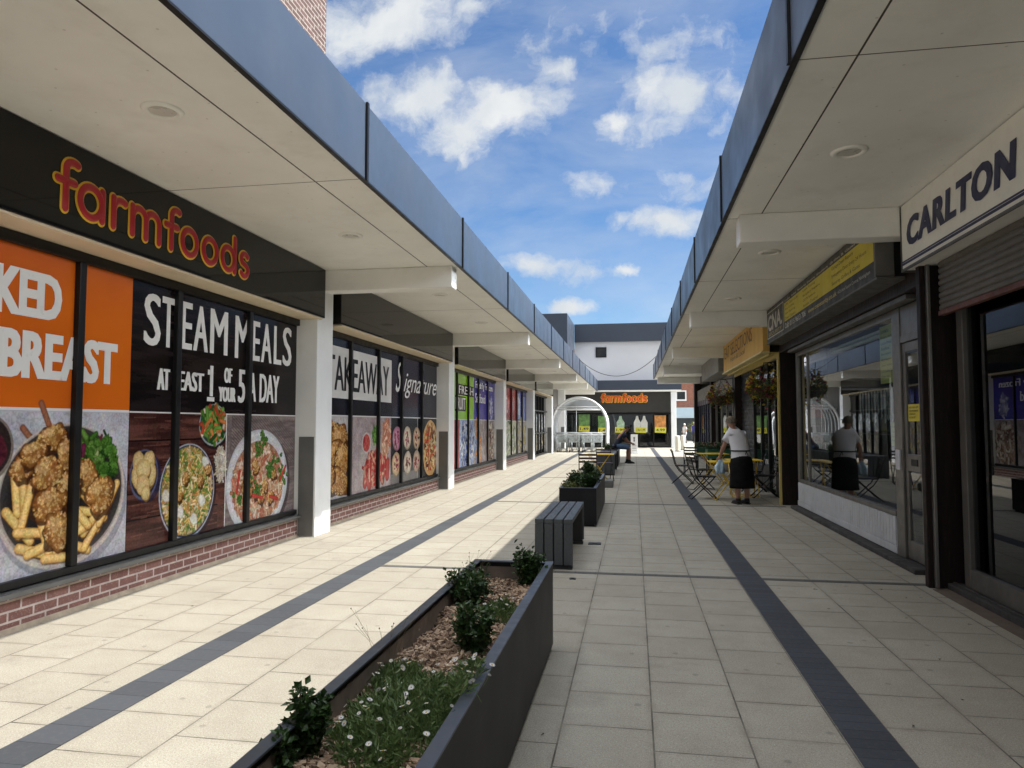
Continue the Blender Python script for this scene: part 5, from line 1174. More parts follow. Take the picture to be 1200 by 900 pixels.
# ------------------------------------------------------------------ café furniture
def folding_chair(name, label, metal, slat, loc, rz, group):
    t = thing(name, label, "chair", loc, rz, group)
    for s in (-1, 1):
        y = s*.20
        m = MB(); m.tube([(-.31,y,.86), (-.27,y,.80), (-.20,y,.50), (-.10,y,.34), (.12,y,.13), (.25,y,0)], .0115, 7); build(m, "leg", metal, t, smooth=True, local=True)
        y2 = s*.172
        m = MB(); m.tube([(.20,y2,.45), (.12,y2,.36), (-.12,y2,.14), (-.28,y2,0)], .0115, 7); build(m, "leg", metal, t, smooth=True, local=True)
    m = MB()
    for i in range(6): m.box(-.185+.068*i, -.185+.068*i+.056, -.21, .21, .452, .466)
    m.tube([(-.19,-.17,.445), (.20,-.17,.445)], .009, 6); m.tube([(-.19,.17,.445), (.20,.17,.445)], .009, 6)
    build(m, "seat", slat, t, local=True)
    m = MB()
    for (z0, z1) in ((.62,.665), (.70,.745), (.78,.825)):
        a = -.20-(z0-.5)*.235; b = -.20-(z1-.5)*.235; m.add([(a+.0,-.2,z0),(a,.2,z0),(b,.2,z1),(b,-.2,z1),(a-.012,-.2,z0),(a-.012,.2,z0),(b-.012,.2,z1),(b-.012,-.2,z1)], [(0,1,2,3),(7,6,5,4),(0,4,5,1),(1,5,6,2),(2,6,7,3),(3,7,4,0)])
    build(m, "backrest", slat, t, local=True)
    m = MB(); m.tube([(.245,-.19,.008),(.245,.19,.008)], .009, 6); m.tube([(-.275,-.165,.008),(-.275,.165,.008)], .009, 6); m.tube([(-.005,-.2,.245),(-.005,.2,.245)], .006, 6)
    build(m, "crossbar", metal, t, local=True, smooth=True); return t
CG = "folding chairs outside the cafe"
ch = folding_chair("folding_chair", "black folding chair nearest the camera, angled beside the dark paving band", K['dkmetal'], K['dkmetal'], (1.36, 14.85, 0), rad(8), CG)
copy_tree(ch, (1.22, 18.6, 0), rad(-6), "black folding chair behind the nearest one, its back against the bright paving")
copy_tree(ch, (1.50, 17.0, 0), rad(25), "black folding chair half hidden between the two chairs by the paving band")
copy_tree(ch, (1.62, 21.3, 0), rad(-95), "black folding chair at the far end of the yellow tables")
copy_tree(ch, (2.62, 15.3, 0), rad(180), "black folding chair in the deep shade against the cafe window")
copy_tree(ch, (2.62, 16.7, 0), rad(172), "black folding chair behind the woman near the dark shutter")
pl = folding_chair("folding_chair", "plum slatted folding chair beyond the second planter, back turned to the camera", K['dkmetal'], K['plum'], (-1.05, 16.5, 0), rad(92), CG)
copy_tree(pl, (-.78, 19.3, 0), rad(-80), "plum slatted folding chair facing the camera across the small yellow table")
def folding_table(label, loc, rz, top=.75, l=.34):
    t = thing("folding_table", label, "table", loc, rz, "yellow folding tables outside the cafe")
    m = MB(); m.box(-l, l, -.34, .34, top-.018, top); build(m, "tabletop", K['ylmetal'], t, local=True, bevel=.006)
    for s in (-1, 1):
        m = MB(); m.tube([(-.26, s*.27, 0), (.26, s*.27, top-.02)], .011, 7); build(m, "leg", K['ylmetal'], t, local=True, smooth=True)
        m = MB(); m.tube([(.26, s*.245, 0), (-.26, s*.245, top-.02)], .011, 7); build(m, "leg", K['ylmetal'], t, local=True, smooth=True)
    m = MB(); m.tube([(-.25,-.27,.012),(-.25,.27,.012)], .009, 6); m.tube([(.25,-.245,.012),(.25,.245,.012)], .009, 6); m.tube([(.21,-.27,.68),(.21,.27,.68)], .007, 6); build(m, "crossbar", K['ylmetal'], t, local=True, smooth=True); return t
tb = folding_table("yellow folding table that the woman is wiping", (1.82, 14.75, 0), rad(0), .76, .36)
copy_tree(tb, (1.95, 18.7, 0), rad(4), "yellow folding table behind the woman's table, level with the second black chair")
copy_tree(tb, (2.25, 15.55, 0), rad(90), "yellow folding table on the far side of the woman by the cafe window")
copy_tree(tb, (-.86, 17.9, 0), rad(0), "small yellow table between the two plum chairs beyond the planter")

# ------------------------------------------------------------------ hanging baskets
FM = [leaf_mat("basket_leaf", (.04,.10,.025), (.14,.23,.05), .3), leaf_mat("yellow_petal", (.60,.42,.03), (.75,.62,.10), .3), leaf_mat("dark_red_petal", (.13,.012,.03), (.34,.04,.08), .2), pm("orange_petal", (.55,.18,.03), .6)]
def basket(label, x, y, z, r, seed, wall_x):
    rr = random.Random(seed); t = thing("hanging_basket", label, "hanging basket", (x, y, z), 0, "flower baskets hung along the shaded shops")
    m = MB(); m.lathe([(.04,-r*.75),(r*.5,-r*.62),(r*.68,-r*.3),(r*.7,0)], (0,0,0), 16); build(m, "bowl", pm("dark_coir_bowl", (.06,.04,.025), .9, bmp=.5), t, local=True, smooth=True)
    m = MB()
    for a in (0, 2.1, 4.2): m.tube([(r*.68*math.cos(a), r*.68*math.sin(a), 0), (0,0,.42)], .004, 5)
    m.tube([(0,0,.42), (0,0,.47), (wall_x-x, 0, .50)], .010, 6); m.tube([(wall_x-x,0,.16), (wall_x-x,0,.56)], .012, 6); m.tube([(wall_x-x,0,.2),(.12,0,.49)], .007, 6)
    build(m, "bracket", K['dkmetal'], t, local=True, smooth=True)
    for nm, mi, n, sz, zz in (("foliage",0,820,.06,-.02),("yellow_flowers",1,150,.075,.03),("dark_flowers",2,170,.075,.0),("orange_flowers",3,50,.06,.03)):
        m = MB()
        for i in range(n):
            a = rr.random()*6.28; q = rr.random()**.5; h = rr.gauss(.02,.13); rad_ = r*(.55+.5*q)*(1-.6*abs(h)/.4)
            if nm != "foliage" and rr.random() < .6: a = (a if mi != 1 else (2.6 + rr.gauss(0,.5)+(3.1 if rr.random()<.5 else 0)))
            p = Vector((rad_*math.cos(a), rad_*math.sin(a), h+zz))
            if rr.random() < .25: p.z -= .12*rr.random()
            d = Vector((math.cos(a)+rr.gauss(0,.5), math.sin(a)+rr.gauss(0,.5), rr.gauss(.2,.6))); m.leaf(p, d, (rr.gauss(0,1),rr.gauss(0,1),1), sz*(.6+.8*rr.random()), sz*(.45 if mi==0 else .8))
        o = build(m, nm, FM[mi], t, local=True); o['kind'] = 'stuff'
    return t
basket("flower basket hanging before the cafe window beside the dark corner pier", 2.50, 14.45, 2.22, .31, 1, 2.92)
basket("flower basket hanging above the woman in front of the half-lowered shutter", 2.42, 20.7, 2.28, .36, 2, 2.75)
# green market troughs of plants by the shaded shops
for (lab, x0, x1, y0, y1, h, sd) in (("green trough of pink flowering plants on legs behind the yellow tables", 2.05, 2.75, 20.9, 21.5, .78, 61), ("green trough of mixed plants beyond the first one by the shop piers", 1.95, 2.7, 23.2, 23.9, .74, 62)):
    t = thing("plant_trough", lab, "plant stand", ((x0+x1)/2, (y0+y1)/2, 0), 0, "plant troughs outside the shaded shops")
    m = MB(); m.box(x0, x1, y0, y1, h-.26, h); build(m, "trough", pm("dark_green_trough", (.015,.10,.055), .5), t, bevel=.01)
    for (x, y) in ((x0+.03,y0+.03),(x1-.03,y0+.03),(x0+.03,y1-.03),(x1-.03,y1-.03)):
        m = MB(); m.box(x-.02, x+.02, y-.02, y+.02, 0, h-.262); build(m, "leg", K['dkmetal'], t)
    rr = random.Random(sd); m = MB(); f = MB()
    for i in range(700): m.leaf((x0+(x1-x0)*rr.random(), y0+(y1-y0)*rr.random(), h+.14*rr.random()), (rr.gauss(0,1),rr.gauss(0,1),1), (rr.gauss(0,1),rr.gauss(0,1),1), .07, .035)
    for i in range(60): f.leaf((x0+(x1-x0)*rr.random(), y0+(y1-y0)*rr.random(), h+.06+.10*rr.random()), (rr.gauss(0,1),rr.gauss(0,1),.6), (rr.gauss(0,1),rr.gauss(0,1),1), .05, .045)
    build(m, "foliage", LM['box'], t); build(f, "blossom", pm("pink_cream_blossom", (.5,.28,.26), .6, var=.5, vscale=20), t)

# ------------------------------------------------------------------ trolley shelter and trolleys
t = thing("trolley_shelter", "white arched trolley shelter with clear curved roof outside the end shop", "trolley shelter", (-2.88, 39, 0))
cx_, R_, zs = -2.88, 1.46, 1.45
def archp(y, r, n=28): return [(cx_-r, y, 0), (cx_-r, y, zs*.5)] + [(cx_+r*math.cos(math.pi*(1-i/n)), y, zs+r*math.sin(math.pi*i/n)) for i in range(n+1)] + [(cx_+r, y, zs*.5), (cx_+r, y, 0)]
for i, y in enumerate((37.9, 38.55, 39.2, 39.9, 40.6)):
    m = MB(); m.tube(archp(y, R_), .065 if i == 0 else .04, 8, cap=True); build(m, "hoop", K['galv'], t, smooth=True)
m = MB(); n = 24
for s in range(n):
    a0, a1 = math.pi*s/n, math.pi*(s+1)/n
    p = lambda a, y: (cx_-(R_+.02)*math.cos(a), y, zs+(R_+.02)*math.sin(a))
    m.quad(p(a0,37.95), p(a1,37.95), p(a1,40.55), p(a0,40.55))
for x in (cx_-R_-.02, cx_+R_+.02): m.quad((x,37.95,.35),(x,40.55,.35),(x,40.55,zs),(x,37.95,zs))
n = 20; a0 = math.asin((2.36-zs)/R_); gp = [(cx_-(R_-.03)*math.cos(a0+(math.pi-2*a0)*i/n), 37.93, zs+(R_-.03)*math.sin(a0+(math.pi-2*a0)*i/n)) for i in range(n+1)]
m.add(gp, [tuple(range(n+1))])
build(m, "roof_sheet", K['milky'], t, smooth=True)
m = MB()
for z in (.95, 1.05): m.tube([(cx_-R_, 37.9, z), (cx_+R_, 37.9, z)], .02, 6)
m.tube([(cx_-R_+.12, 37.9, 2.28), (cx_+R_-.25, 37.9, 2.28)], .05, 6); m.tube([(cx_-R_+.3, 37.92, 2.42), (cx_+R_-.35, 37.92, 2.42)], .03, 6)
for y in (37.9, 40.6):
    for z in (.15, .95): m.tube([(cx_-R_, y, z), (cx_-R_, 40.6 if y < 40 else 37.9, z)], .02, 6); m.tube([(cx_+R_, y, z), (cx_+R_, 40.6 if y < 40 else 37.9, z)], .02, 6)
for k in range(5): m.tube([(cx_+R_, 38.0+.5*k, .1), (cx_+R_, 38.0+.5*k, .95)], .016, 6); m.tube([(cx_-R_, 38.0+.5*k, .1), (cx_-R_, 38.0+.5*k, .95)], .016, 6)
for a in (50, 90, 130): m.tube([(cx_+R_*math.cos(rad(a)), 37.9, zs+R_*math.sin(rad(a))), (cx_+R_*math.cos(rad(a)), 40.6, zs+R_*math.sin(rad(a)))], .022, 6)
m.tube([(cx_-.75, 38.6, 0), (cx_-.75, 38.6, 2.75)], .025, 6); m.tube([(cx_-.35, 40.5, 0), (cx_-.35, 40.5, 2.8)], .018, 6)
build(m, "rail", K['galv'], t, smooth=True)
def trolley(label, loc, rz):
    t = thing("shopping_trolley", label, "trolley", loc, rz, "shopping trolleys parked under the shelter")
    m = MB()
    zt, zb = .98, .52
    T = [(-.28,-.45,zt),(.28,-.45,zt),(.24,.42,zt-.10),(-.24,.42,zt-.10)]; B = [(-.24,-.38,zb),(.24,-.38,zb),(.19,.34,zb+.04),(-.19,.34,zb+.04)]
    for q in (T, B): m.tube(q, .012, 6, closed=True)
    for i in range(4): m.tube([T[i], B[i]], .010, 6)
    def lerp(a, b, s): return tuple(a[k]+(b[k]-a[k])*s for k in range(3))
    for i in range(4):
        a0, a1, b0, b1 = T[i], T[(i+1)%4], B[i], B[(i+1)%4]
        for s in [k/9 for k in range(1, 9)]: m.tube([lerp(a0,a1,s), lerp(b0,b1,s)], .0055, 4)
        for s in (.2,.4,.6,.8): m.tube([lerp(a0,b0,s), lerp(a1,b1,s)], .006, 4)
    for s in [k/9 for k in range(1, 9)]: m.tube([lerp(B[0],B[1],s), lerp(B[3],B[2],s)], .005, 4)
    build(m, "basket", K['wire'], t, local=True)
    m = MB(); m.tube([(-.24,-.40,.10),(-.24,-.47,.55),(-.27,-.50,1.0),(.27,-.50,1.0),(.24,-.47,.55),(.24,-.40,.10)], .014, 6); m.tube([(-.24,-.40,.12),(-.17,.42,.12),(.17,.42,.12),(.24,-.40,.12)], .014, 6); m.tube([(-.20,.1,.12),(-.22,.2,.52)], .012, 6); m.tube([(.20,.1,.12),(.22,.2,.52)], .012, 6)
    build(m, "frame", K['wire'], t, local=True, smooth=True)
    m = MB(); m.tube([(-.25,-.50,1.005),(.25,-.50,1.005)], .022, 8); build(m, "handle", pm("pale_blue_handle", (.35,.45,.55), .4), t, local=True, smooth=True)
    for (x, y) in ((-.23,-.40),(.23,-.40),(-.17,.40),(.17,.40)):
        m = MB(); m.tube([(x-.014,y,.055),(x+.014,y,.055)], .055, 14); build(m, "wheel", K['dkmetal'], t, local=True)
    return t
tr = trolley("wire trolley at the front of the row nearest the shelter's closed side", (-3.85, 38.6, 0), 0)
pos = [(-3.18, 38.6), (-2.50, 38.55), (-1.95, 38.7)]
nm = ["second", "third", "fourth"]
for i, (x, y) in enumerate(pos): copy_tree(tr, (x, y, 0), rad(2*i-3), nm[i] + " wire trolley in the front row under the shelter")
for i, (x, y) in enumerate([(-3.85, 39.0), (-3.18, 39.0), (-2.50, 38.95), (-1.95, 39.1), (-3.85, 39.4), (-3.18, 39.4), (-2.50, 39.35)]):
    copy_tree(tr, (x, y, 0), rad(i-3), ["first","second","third","fourth","first","second","third"][i] + " wire trolley nested in the " + ("middle" if i < 4 else "back") + " row under the shelter")
# small street things
t = thing("pavement_sign", "slim white floor-standing sign on the sunny paving before the end shop", "sign", (0, 36.4, 0))
m = MB(); m.box(-.17, .17, 36.38, 36.43, .05, .98); build(m, "panel", K['white'], t, bevel=.008)
m = MB(); m.box(-.20, .20, 36.2, 36.6, 0, .05); build(m, "foot", K['galv'], t, bevel=.01)
m = MB(); fr = FF(36.38); m.add([fr(.05*math.cos(a), .80+.05*math.sin(a), .002) for a in [6.283*i/14 for i in range(14)]], [tuple(range(14))]); rect(m, fr, -.035, .035, .62, .74, .002)
for i in range(4): rect(m, fr, -.11, .11, .18+.08*i, .20+.08*i, .002)
build(m, "lettering", pm("grey_ink", (.12,.13,.14), .6), t)
bo = thing("bollard", "pale concrete bollard nearer the white column at the street end", "bollard", (2.36, 40.2, 0), 0, "pale bollards by the gap")
m = MB(); m.lathe([(.13,0),(.13,.80),(.11,.86),(.0,.88)], (0,0,0), 18); build(m, "post", pm("pale_concrete", (.62,.58,.50), .8, var=.1), bo, local=True, smooth=True, bevel=0)
m = MB(); m.lathe([(.16,0),(.16,.03),(.131,.03)], (0,0,0), 18); build(m, "foot", K['grey_step'], bo, local=True)
copy_tree(bo, (2.80, 42.5, 0), 0, "pale concrete bollard farther into the gap beyond the first one")
t = thing("hanging_cable", "thin black cable sagging across the street between the two canopies", "cable", (-.7, 30.3, 3.9))
m = MB(); m.tube([(-2.3+3.25*i/24, 30.3, 4.27-.78*(1-((i-12)/12)**2)+ .08*(i/24)) for i in range(25)], .012, 6); build(m, "cable", K['dkmetal'], t, smooth=True)
t = thing("lamp_post", "slim bronze tubular post beside the entrance doors under the canopy", "post", (-4.3, 37.6, 0))
m = MB(); m.lathe([(.05,0),(.05,3.6)], (-4.35, 37.4, 0), 12); build(m, "post", K['galv'], t, smooth=True)
for i, (x, y) in enumerate(((-.60, 6.98), (-.50, 9.05))):
    t = thing("ground_plate", ["small black ground plate between the long planter and the bench", "small black drain plate on the paving at the far bench leg"][i], "ground plate", (x, y, 0), 0, "black plates in the paving")
    m = MB(); s = (.03, .08)[i]; m.box(x-s, x+s, y-s*.9, y+s*.9, -.01, .008); m.lathe([(0,.012),(s*.4,.012),(s*.45,.008)], (x, y, 0), 10); build(m, "plate", K['dkmetal'], t)
# fallen leaves and litter scraps
rr = random.Random(31); lm = pm("dry_fallen_leaf", (.05,.035,.02), .8, var=.5, vscale=30)
spots = [(1.55,6.2),(2.05,6.0),(2.3,6.7),(1.9,5.0),(2.45,5.9),(1.75,4.3),(2.2,7.0),(1.35,3.9),(2.55,6.4),(1.6,6.9),(-.45,3.5),(2.4,11.4),(2.2,10.5),(-1.35,3.6),(-3.6,5.4)]
for i, (x, y) in enumerate(spots):
    t = thing("fallen_leaf", "dark dry leaf scrap lying on the paving slabs", "leaf", (x, y, .004), rr.random()*6, "dry leaf scraps on the paving")
    m = MB(); m.leaf((-.015,0,.003), (1,0,.1), (.2,.2,1), .016+.018*rr.random(), .010, fold=.4); m.leaf((-.01,0,.002), (-.3,1,.15), (.2,.2,1), .012+.012*rr.random(), .007, fold=.4); build(m, "leaf", lm, t, local=True)

# ------------------------------------------------------------------ people
def body(name, joints, edges, parent, mat, root, sub=2):
    me = bpy.data.meshes.new(name); names = list(joints)
    me.from_pydata([joints[n][0] for n in names], [(names.index(a), names.index(b)) for a, b in edges], [])
    o = bpy.data.objects.new(name, me); COL.objects.link(o)
    sk = o.modifiers.new("skin", 'SKIN'); sk.use_smooth_shade = True
    sv = me.skin_vertices[0].data if me.skin_vertices else None
    if sv is None:
        bpy.context.view_layer.objects.active = o; 
        me.skin_vertices.new() if hasattr(me.skin_vertices, 'new') else None
        sv = me.skin_vertices[0].data
    for i, n in enumerate(names):
        r = joints[n][1]; sv[i].radius = r if isinstance(r, tuple) else (r, r); sv[i].use_root = (n == root)
    ss = o.modifiers.new("sub", 'SUBSURF'); ss.levels = sub; ss.render_levels = sub
    dg = bpy.context.evaluated_depsgraph_get(); dg.update()
    me2 = bpy.data.meshes.new_from_object(o.evaluated_get(dg)); me2.name = name; bpy.data.objects.remove(o)
    me2.materials.clear(); me2.materials.append(mat); me2.polygons.foreach_set('use_smooth', [True]*len(me2.polygons))
    r = bpy.data.objects.new(name, me2); COL.objects.link(r); r.parent = parent; ROOT[r.name] = ROOT[parent.name]; return r
SKIN = pm("warm_skin", (.46,.25,.18), .5, var=.08, vscale=8); SKIN2 = pm("tanned_skin", (.36,.185,.125), .5, var=.08, vscale=8)
def hand(mb, wrist, d, palm_n, s=1.0, curl=.6):
    """palm, four fingers and a thumb as tapered chains"""
    w = Vector(wrist); d = Vector(d).normalized(); n = Vector(palm_n).normalized(); sd_ = d.cross(n).normalized()
    mb.loft([(w, .026*s, .017*s, sd_, n), (w+d*.035*s, .036*s, .017*s, sd_, n), (w+d*.085*s, .040*s, .014*s, sd_, n), (w+d*.095*s, .03*s, .009*s, sd_, n)], 10)
    for i, (o_, l) in enumerate(((-.030,.062),(-.010,.072),(.010,.068),(.029,.052))):
        p = w+d*.085*s+sd_*o_*s; q = p+d*(l*.5*s)+n*(.012*curl*s); e = q+d*(l*.42*s*(1-curl*.5))+n*(.035*curl*s)
        mb.tube([p, q, e], [.0095*s,.0088*s,.0065*s], 7)
    p = w+d*.03*s-sd_*.03*s; mb.tube([p, p+d*.03*s-sd_*.022*s+n*.01*s, p+d*.06*s-sd_*.026*s+n*.028*s*curl], [.012*s,.010*s,.007*s], 7)
# woman wiping a table (seen from behind, bent a little forward)
W = thing("person", "woman in white T-shirt and long black skirt, bending over a yellow table with a cloth", "person", (1.99, 14.0, 0), rad(22))
V3 = Vector
J = {'pel':((0,0,.90),(.15,.11)), 'waist':((0,.03,1.04),(.125,.085)), 'chest':((-.01,.13,1.22),(.11,.07)), 'neckb':((-.02,.215,1.36),(.05,.042)), 'neck':((-.03,.25,1.43),.047), 'head0':((-.035,.29,1.48),(.066,.072)), 'head1':((-.04,.31,1.56),(.073,.088)), 'head2':((-.04,.30,1.62),(.05,.06)),
     'shL':((-.15,.165,1.31),.050), 'elL':((-.245,.22,1.06),.043), 'wrL':((-.235,.38,.87),.030), 'shR':((.13,.165,1.31),.050), 'elR':((.21,.30,1.10),.043), 'wrR':((.16,.48,.96),.030),
     'hipL':((-.09,0,.84),.10), 'knL':((-.09,.02,.47),.062), 'caL':((-.09,-.02,.32),.060), 'anL':((-.09,0,.09),.042), 'hipR':((.09,0,.84),.10), 'knR':((.09,.0,.47),.062), 'caR':((.09,-.03,.32),.060), 'anR':((.09,-.02,.09),.042)}
E_ = [('pel','waist'),('waist','chest'),('chest','neckb'),('neckb','neck'),('neck','head0'),('head0','head1'),('head1','head2'),('chest','shL'),('shL','elL'),('elL','wrL'),('chest','shR'),('shR','elR'),('elR','wrR'),('pel','hipL'),('hipL','knL'),('knL','caL'),('caL','anL'),('pel','hipR'),('hipR','knR'),('knR','caR'),('caR','anR')]
bw = body("body", J, E_, W, SKIN, 'pel')
m = MB(); hand(m, (-.235,.38,.87), (.02,.4,-.85), (.4,.5,.5)); hand(m, (.16,.48,.96), (-.1,.7,-.65), (-.2,.5,.5)); build(m, "hands", SKIN, W, local=True, smooth=True)
m = MB(); m.ell((-.042,.395,1.545), (.012,.020,.018), 8, 6)
for s in (-1, 1): m.ell((-.04+s*.076,.305,1.55), (.011,.022,.032), 8, 6)
m.ell((-.042,.385,1.505),(.022,.012,.008),8,5); build(m, "face", SKIN, W, local=True, smooth=True)
m = MB(); 
for s in (-1, 1): m.ell((-.042+s*.032,.384,1.568), (.011,.006,.007), 8, 5); m.tube([(-.042+s*.032+.02*math.cos(a), .394, 1.566+.017*math.sin(a)) for a in [6.283*i/12 for i in range(12)]], .0022, 5, closed=True); m.tube([(-.042+s*.053,.392,1.568),(-.04+s*.082,.30,1.572)], .0025, 5)
build(m, "glasses", K['dkmetal'], W, local=True, smooth=True)
rr = random.Random(3); m = MB()
for i in range(420):
    a = rr.random()*6.283; el = rr.random()*1.75-.15; r_ = Vector((.086*math.cos(a)*math.cos(el), .098*math.sin(a)*math.cos(el), .088*math.sin(el)))
    if r_.y > .045 and r_.z < .035: continue
    p = V3((-.04,.295,1.575))+r_; d = V3((r_.x*2, r_.y*2-.12, -.5+rr.gauss(0,.15))); m.leaf(p, d, r_, .05+.02*rr.random(), .02)
m.ell((-.04,.288,1.575), (.080,.090,.084), 14, 10); build(m, "hair", pm("ash_blonde_grey_hair", (.19,.155,.115), .6, var=.35, vscale=40), W, local=True, smooth=True)
def tee(parent, mat, hem_z, cen_hem, secs, sl):
    m = MB(); m.loft(secs, 22, caps=False)
    for (a, b, r0, r1) in sl: m.tube([a, (Vector(a)+Vector(b))/2, b], [r0, (r0+r1)/2, r1], 14, cap=False)
    o = build(m, "t_shirt", mat, parent, local=True, smooth=True)
    so_ = o.modifiers.new("thickness", 'SOLIDIFY'); so_.thickness = .006; return o
tw = pm("white_cotton", (.70,.70,.74), .85, var=.05, vscale=6, bmp=.15, bscale=22)
fw = (0,.80,.60)
tee(W, tw, .86, 0, [((0,.005,.80),.195,.158),((0,.012,.88),.192,.152),((0,.03,.98),.178,.142),((0,.045,1.06),.182,.145,(1,0,0),(0,.97,.24)),((-.005,.09,1.17),.188,.142,(1,0,0),(0,.93,.36)),((-.01,.13,1.27),.196,.138,(1,0,0),(0,.9,.43)),((-.015,.165,1.345),.168,.125,(1,0,0),(0,.87,.5)),((-.022,.195,1.40),.112,.10,(1,0,0),(0,.88,.47)),((-.025,.215,1.435),.078,.076,(1,0,0),(0,.9,.43))],
    [((-.12,.155,1.325),(-.215,.205,1.165),.088,.076),((.10,.155,1.325),(.185,.235,1.18),.088,.076)])
m = MB(); m.loft([((0,0,.90),.165,.13),((0,0,.84),.195,.165),((0,-.005,.74),.215,.185),((0,-.01,.55),.222,.188),((0,-.015,.36),.232,.192),((0,-.015,.30),.236,.194)], 26, caps=False)
o = build(m, "skirt", pm("black_cotton", (.005,.005,.006), .9, var=.2, spec=.2, bmp=.2, bscale=15), W, local=True, smooth=True); so_ = o.modifiers.new("thickness", 'SOLIDIFY'); so_.thickness = .005
m = MB(); m.loft([((0,.03,.985),.188,.152),((0,.034,1.01),.187,.151)], 24, caps=False); m.tube([(.03,-.125,.99),(.06,-.13,.93),(.075,-.13,.84)], .007, 5); m.tube([(.03,-.125,.99),(.01,-.135,.93)], .007, 5); build(m, "apron_strap", K['black'], W, local=True, smooth=True)
for s in (-1, 1):
    m = MB(); x = s*.09; m.loft([((x,-.075,.05),.034,.03),((x,-.05,.05),.045,.05,(1,0,0),(0,0,1)),((x,.03,.045),.048,.045,(1,0,0),(0,0,1)),((x,.12,.035),.05,.034,(1,0,0),(0,0,1)),((x,.175,.025),.03,.022,(1,0,0),(0,0,1))], 12); m.loft([((x,-.02,.05),.05,.06),((x,-.02,.11),.044,.048)], 12); m.box(x-.045, x+.045, -.085, .17, 0, .02); build(m, "shoe", K['dkmetal'], W, local=True, smooth=False, bevel=.006)
t = thing("cloth", "pale blue and white cleaning cloth hanging from the woman's hand", "cloth", (1.62, 14.2, .8))
rr = random.Random(4); m = MB(); V = []; nn = 9
for j in range(nn):
    for i in range(nn):
        a = (i/(nn-1)-.5); b = j/(nn-1); w = .05+.16*b*(1.35-b)
        V.append((1.625+a*w*1.5+.01*math.sin(b*9), 14.22+.05*math.sin(a*11+b*3)*b, .82-b*.26-.03*abs(a)))
m.add(V, [(j*nn+i, j*nn+i+1, (j+1)*nn+i+1, (j+1)*nn+i) for j in range(nn-1) for i in range(nn-1)])
o = build(m, "fabric", pm("blue_white_cloth", (.46,.60,.76), .85, var=.45, vscale=9), t, smooth=True); so_ = o.modifiers.new("thickness", 'SOLIDIFY'); so_.thickness = .006
# man seated on the far planter, elbows on knees
Mn = thing("person", "man in navy T-shirt and blue denim shorts sitting hunched on the far planter", "person", (-.66, 27.6, 0), rad(-80))
J = {'pel':((0,0,.68),(.16,.13)), 'waist':((0,.05,.84),(.13,.10)), 'chest':((0,.16,1.04),(.14,.095)), 'neckb':((0,.26,1.16),(.07,.06)), 'neck':((0,.33,1.24),.058), 'head0':((0,.38,1.27),(.07,.075)), 'head1':((0,.40,1.35),(.078,.095)), 'head2':((0,.39,1.42),(.055,.065)),
     'shL':((-.17,.23,1.11),.055), 'elL':((-.23,.38,.84),.048), 'wrL':((-.06,.58,.76),.033), 'shR':((.17,.23,1.11),.055), 'elR':((.23,.38,.84),.048), 'wrR':((.06,.58,.76),.033),
     'hipL':((-.11,.05,.66),.11), 'knL':((-.15,.46,.60),.07), 'caL':((-.15,.44,.40),.062), 'anL':((-.15,.42,.09),.042), 'hipR':((.11,.05,.66),.11), 'knR':((.15,.46,.60),.07), 'caR':((.15,.46,.40),.062), 'anR':((.15,.46,.09),.042)}
body("body", J, E_, Mn, SKIN2, 'pel')
m = MB(); hand(m, (-.06,.58,.76), (.4,.7,-.4), (.5,0,.6)); hand(m, (.06,.58,.76), (-.4,.7,-.4), (-.5,0,.6)); build(m, "hands", SKIN2, Mn, local=True, smooth=True)
m = MB(); m.ell((0,.49,1.33), (.014,.022,.02), 8, 6)
for s in (-1, 1): m.ell((s*.08,.395,1.34), (.012,.022,.032), 8, 6)
m.ell((0,.478,1.29),(.024,.012,.008),8,5); build(m, "face", SKIN2, Mn, local=True, smooth=True)
m = MB()
for s in (-1, 1): m.ell((s*.032,.482,1.362), (.012,.007,.007), 8, 5)
build(m, "eyes", K['black'], Mn, local=True, smooth=True)
m = MB(); m.ell((0,.385,1.37), (.084,.094,.082), 14, 10); build(m, "hair", pm("dark_brown_hair", (.025,.018,.014), .6), Mn, local=True, smooth=True)
tee(Mn, pm("navy_cotton", (.012,.016,.035), .85, var=.2, bmp=.2, bscale=15), .6, 0, [((0,-.01,.60),.205,.17),((0,.01,.72),.195,.16),((0,.07,.88),.185,.145,(1,0,0),(0,.92,.38)),((0,.15,1.02),.205,.15,(1,0,0),(0,.88,.47)),((0,.22,1.13),.20,.13,(1,0,0),(0,.82,.57)),((0,.27,1.20),.12,.095,(1,0,0),(0,.8,.6)),((0,.295,1.225),.085,.075,(1,0,0),(0,.8,.6))],
    [((-.16,.23,1.13),(-.225,.31,.98),.095,.085),((.16,.23,1.13),(.225,.31,.98),.095,.085)])
m = MB()
for s in (-1, 1): m.tube([(s*.09,-.02,.665),(s*.12,.22,.645),(s*.15,.44,.61)], [.125,.110,.092], 16, cap=False)
m.ell((0,0,.67),(.19,.17,.12),16,10); build(m, "shorts", pm("blue_denim", (.10,.17,.30), .8, var=.2, vscale=8, bmp=.2), Mn, local=True, smooth=True)
for s in (-1, 1):
    m = MB(); x = s*.15; y = .42 if s < 0 else .46; m.loft([((x,y-.08,.05),.035,.035),((x,y-.05,.06),.048,.06,(1,0,0),(0,0,1)),((x,y+.04,.055),.05,.052,(1,0,0),(0,0,1)),((x,y+.13,.04),.052,.038,(1,0,0),(0,0,1)),((x,y+.19,.025),.03,.022,(1,0,0),(0,0,1))], 12); m.loft([((x,y,.05),.055,.06),((x,y,.15),.05,.052)], 12); m.box(x-.048, x+.048, y-.09, y+.18, 0, .022); build(m, "shoe", K['dkmetal'], Mn, local=True, bevel=.006)
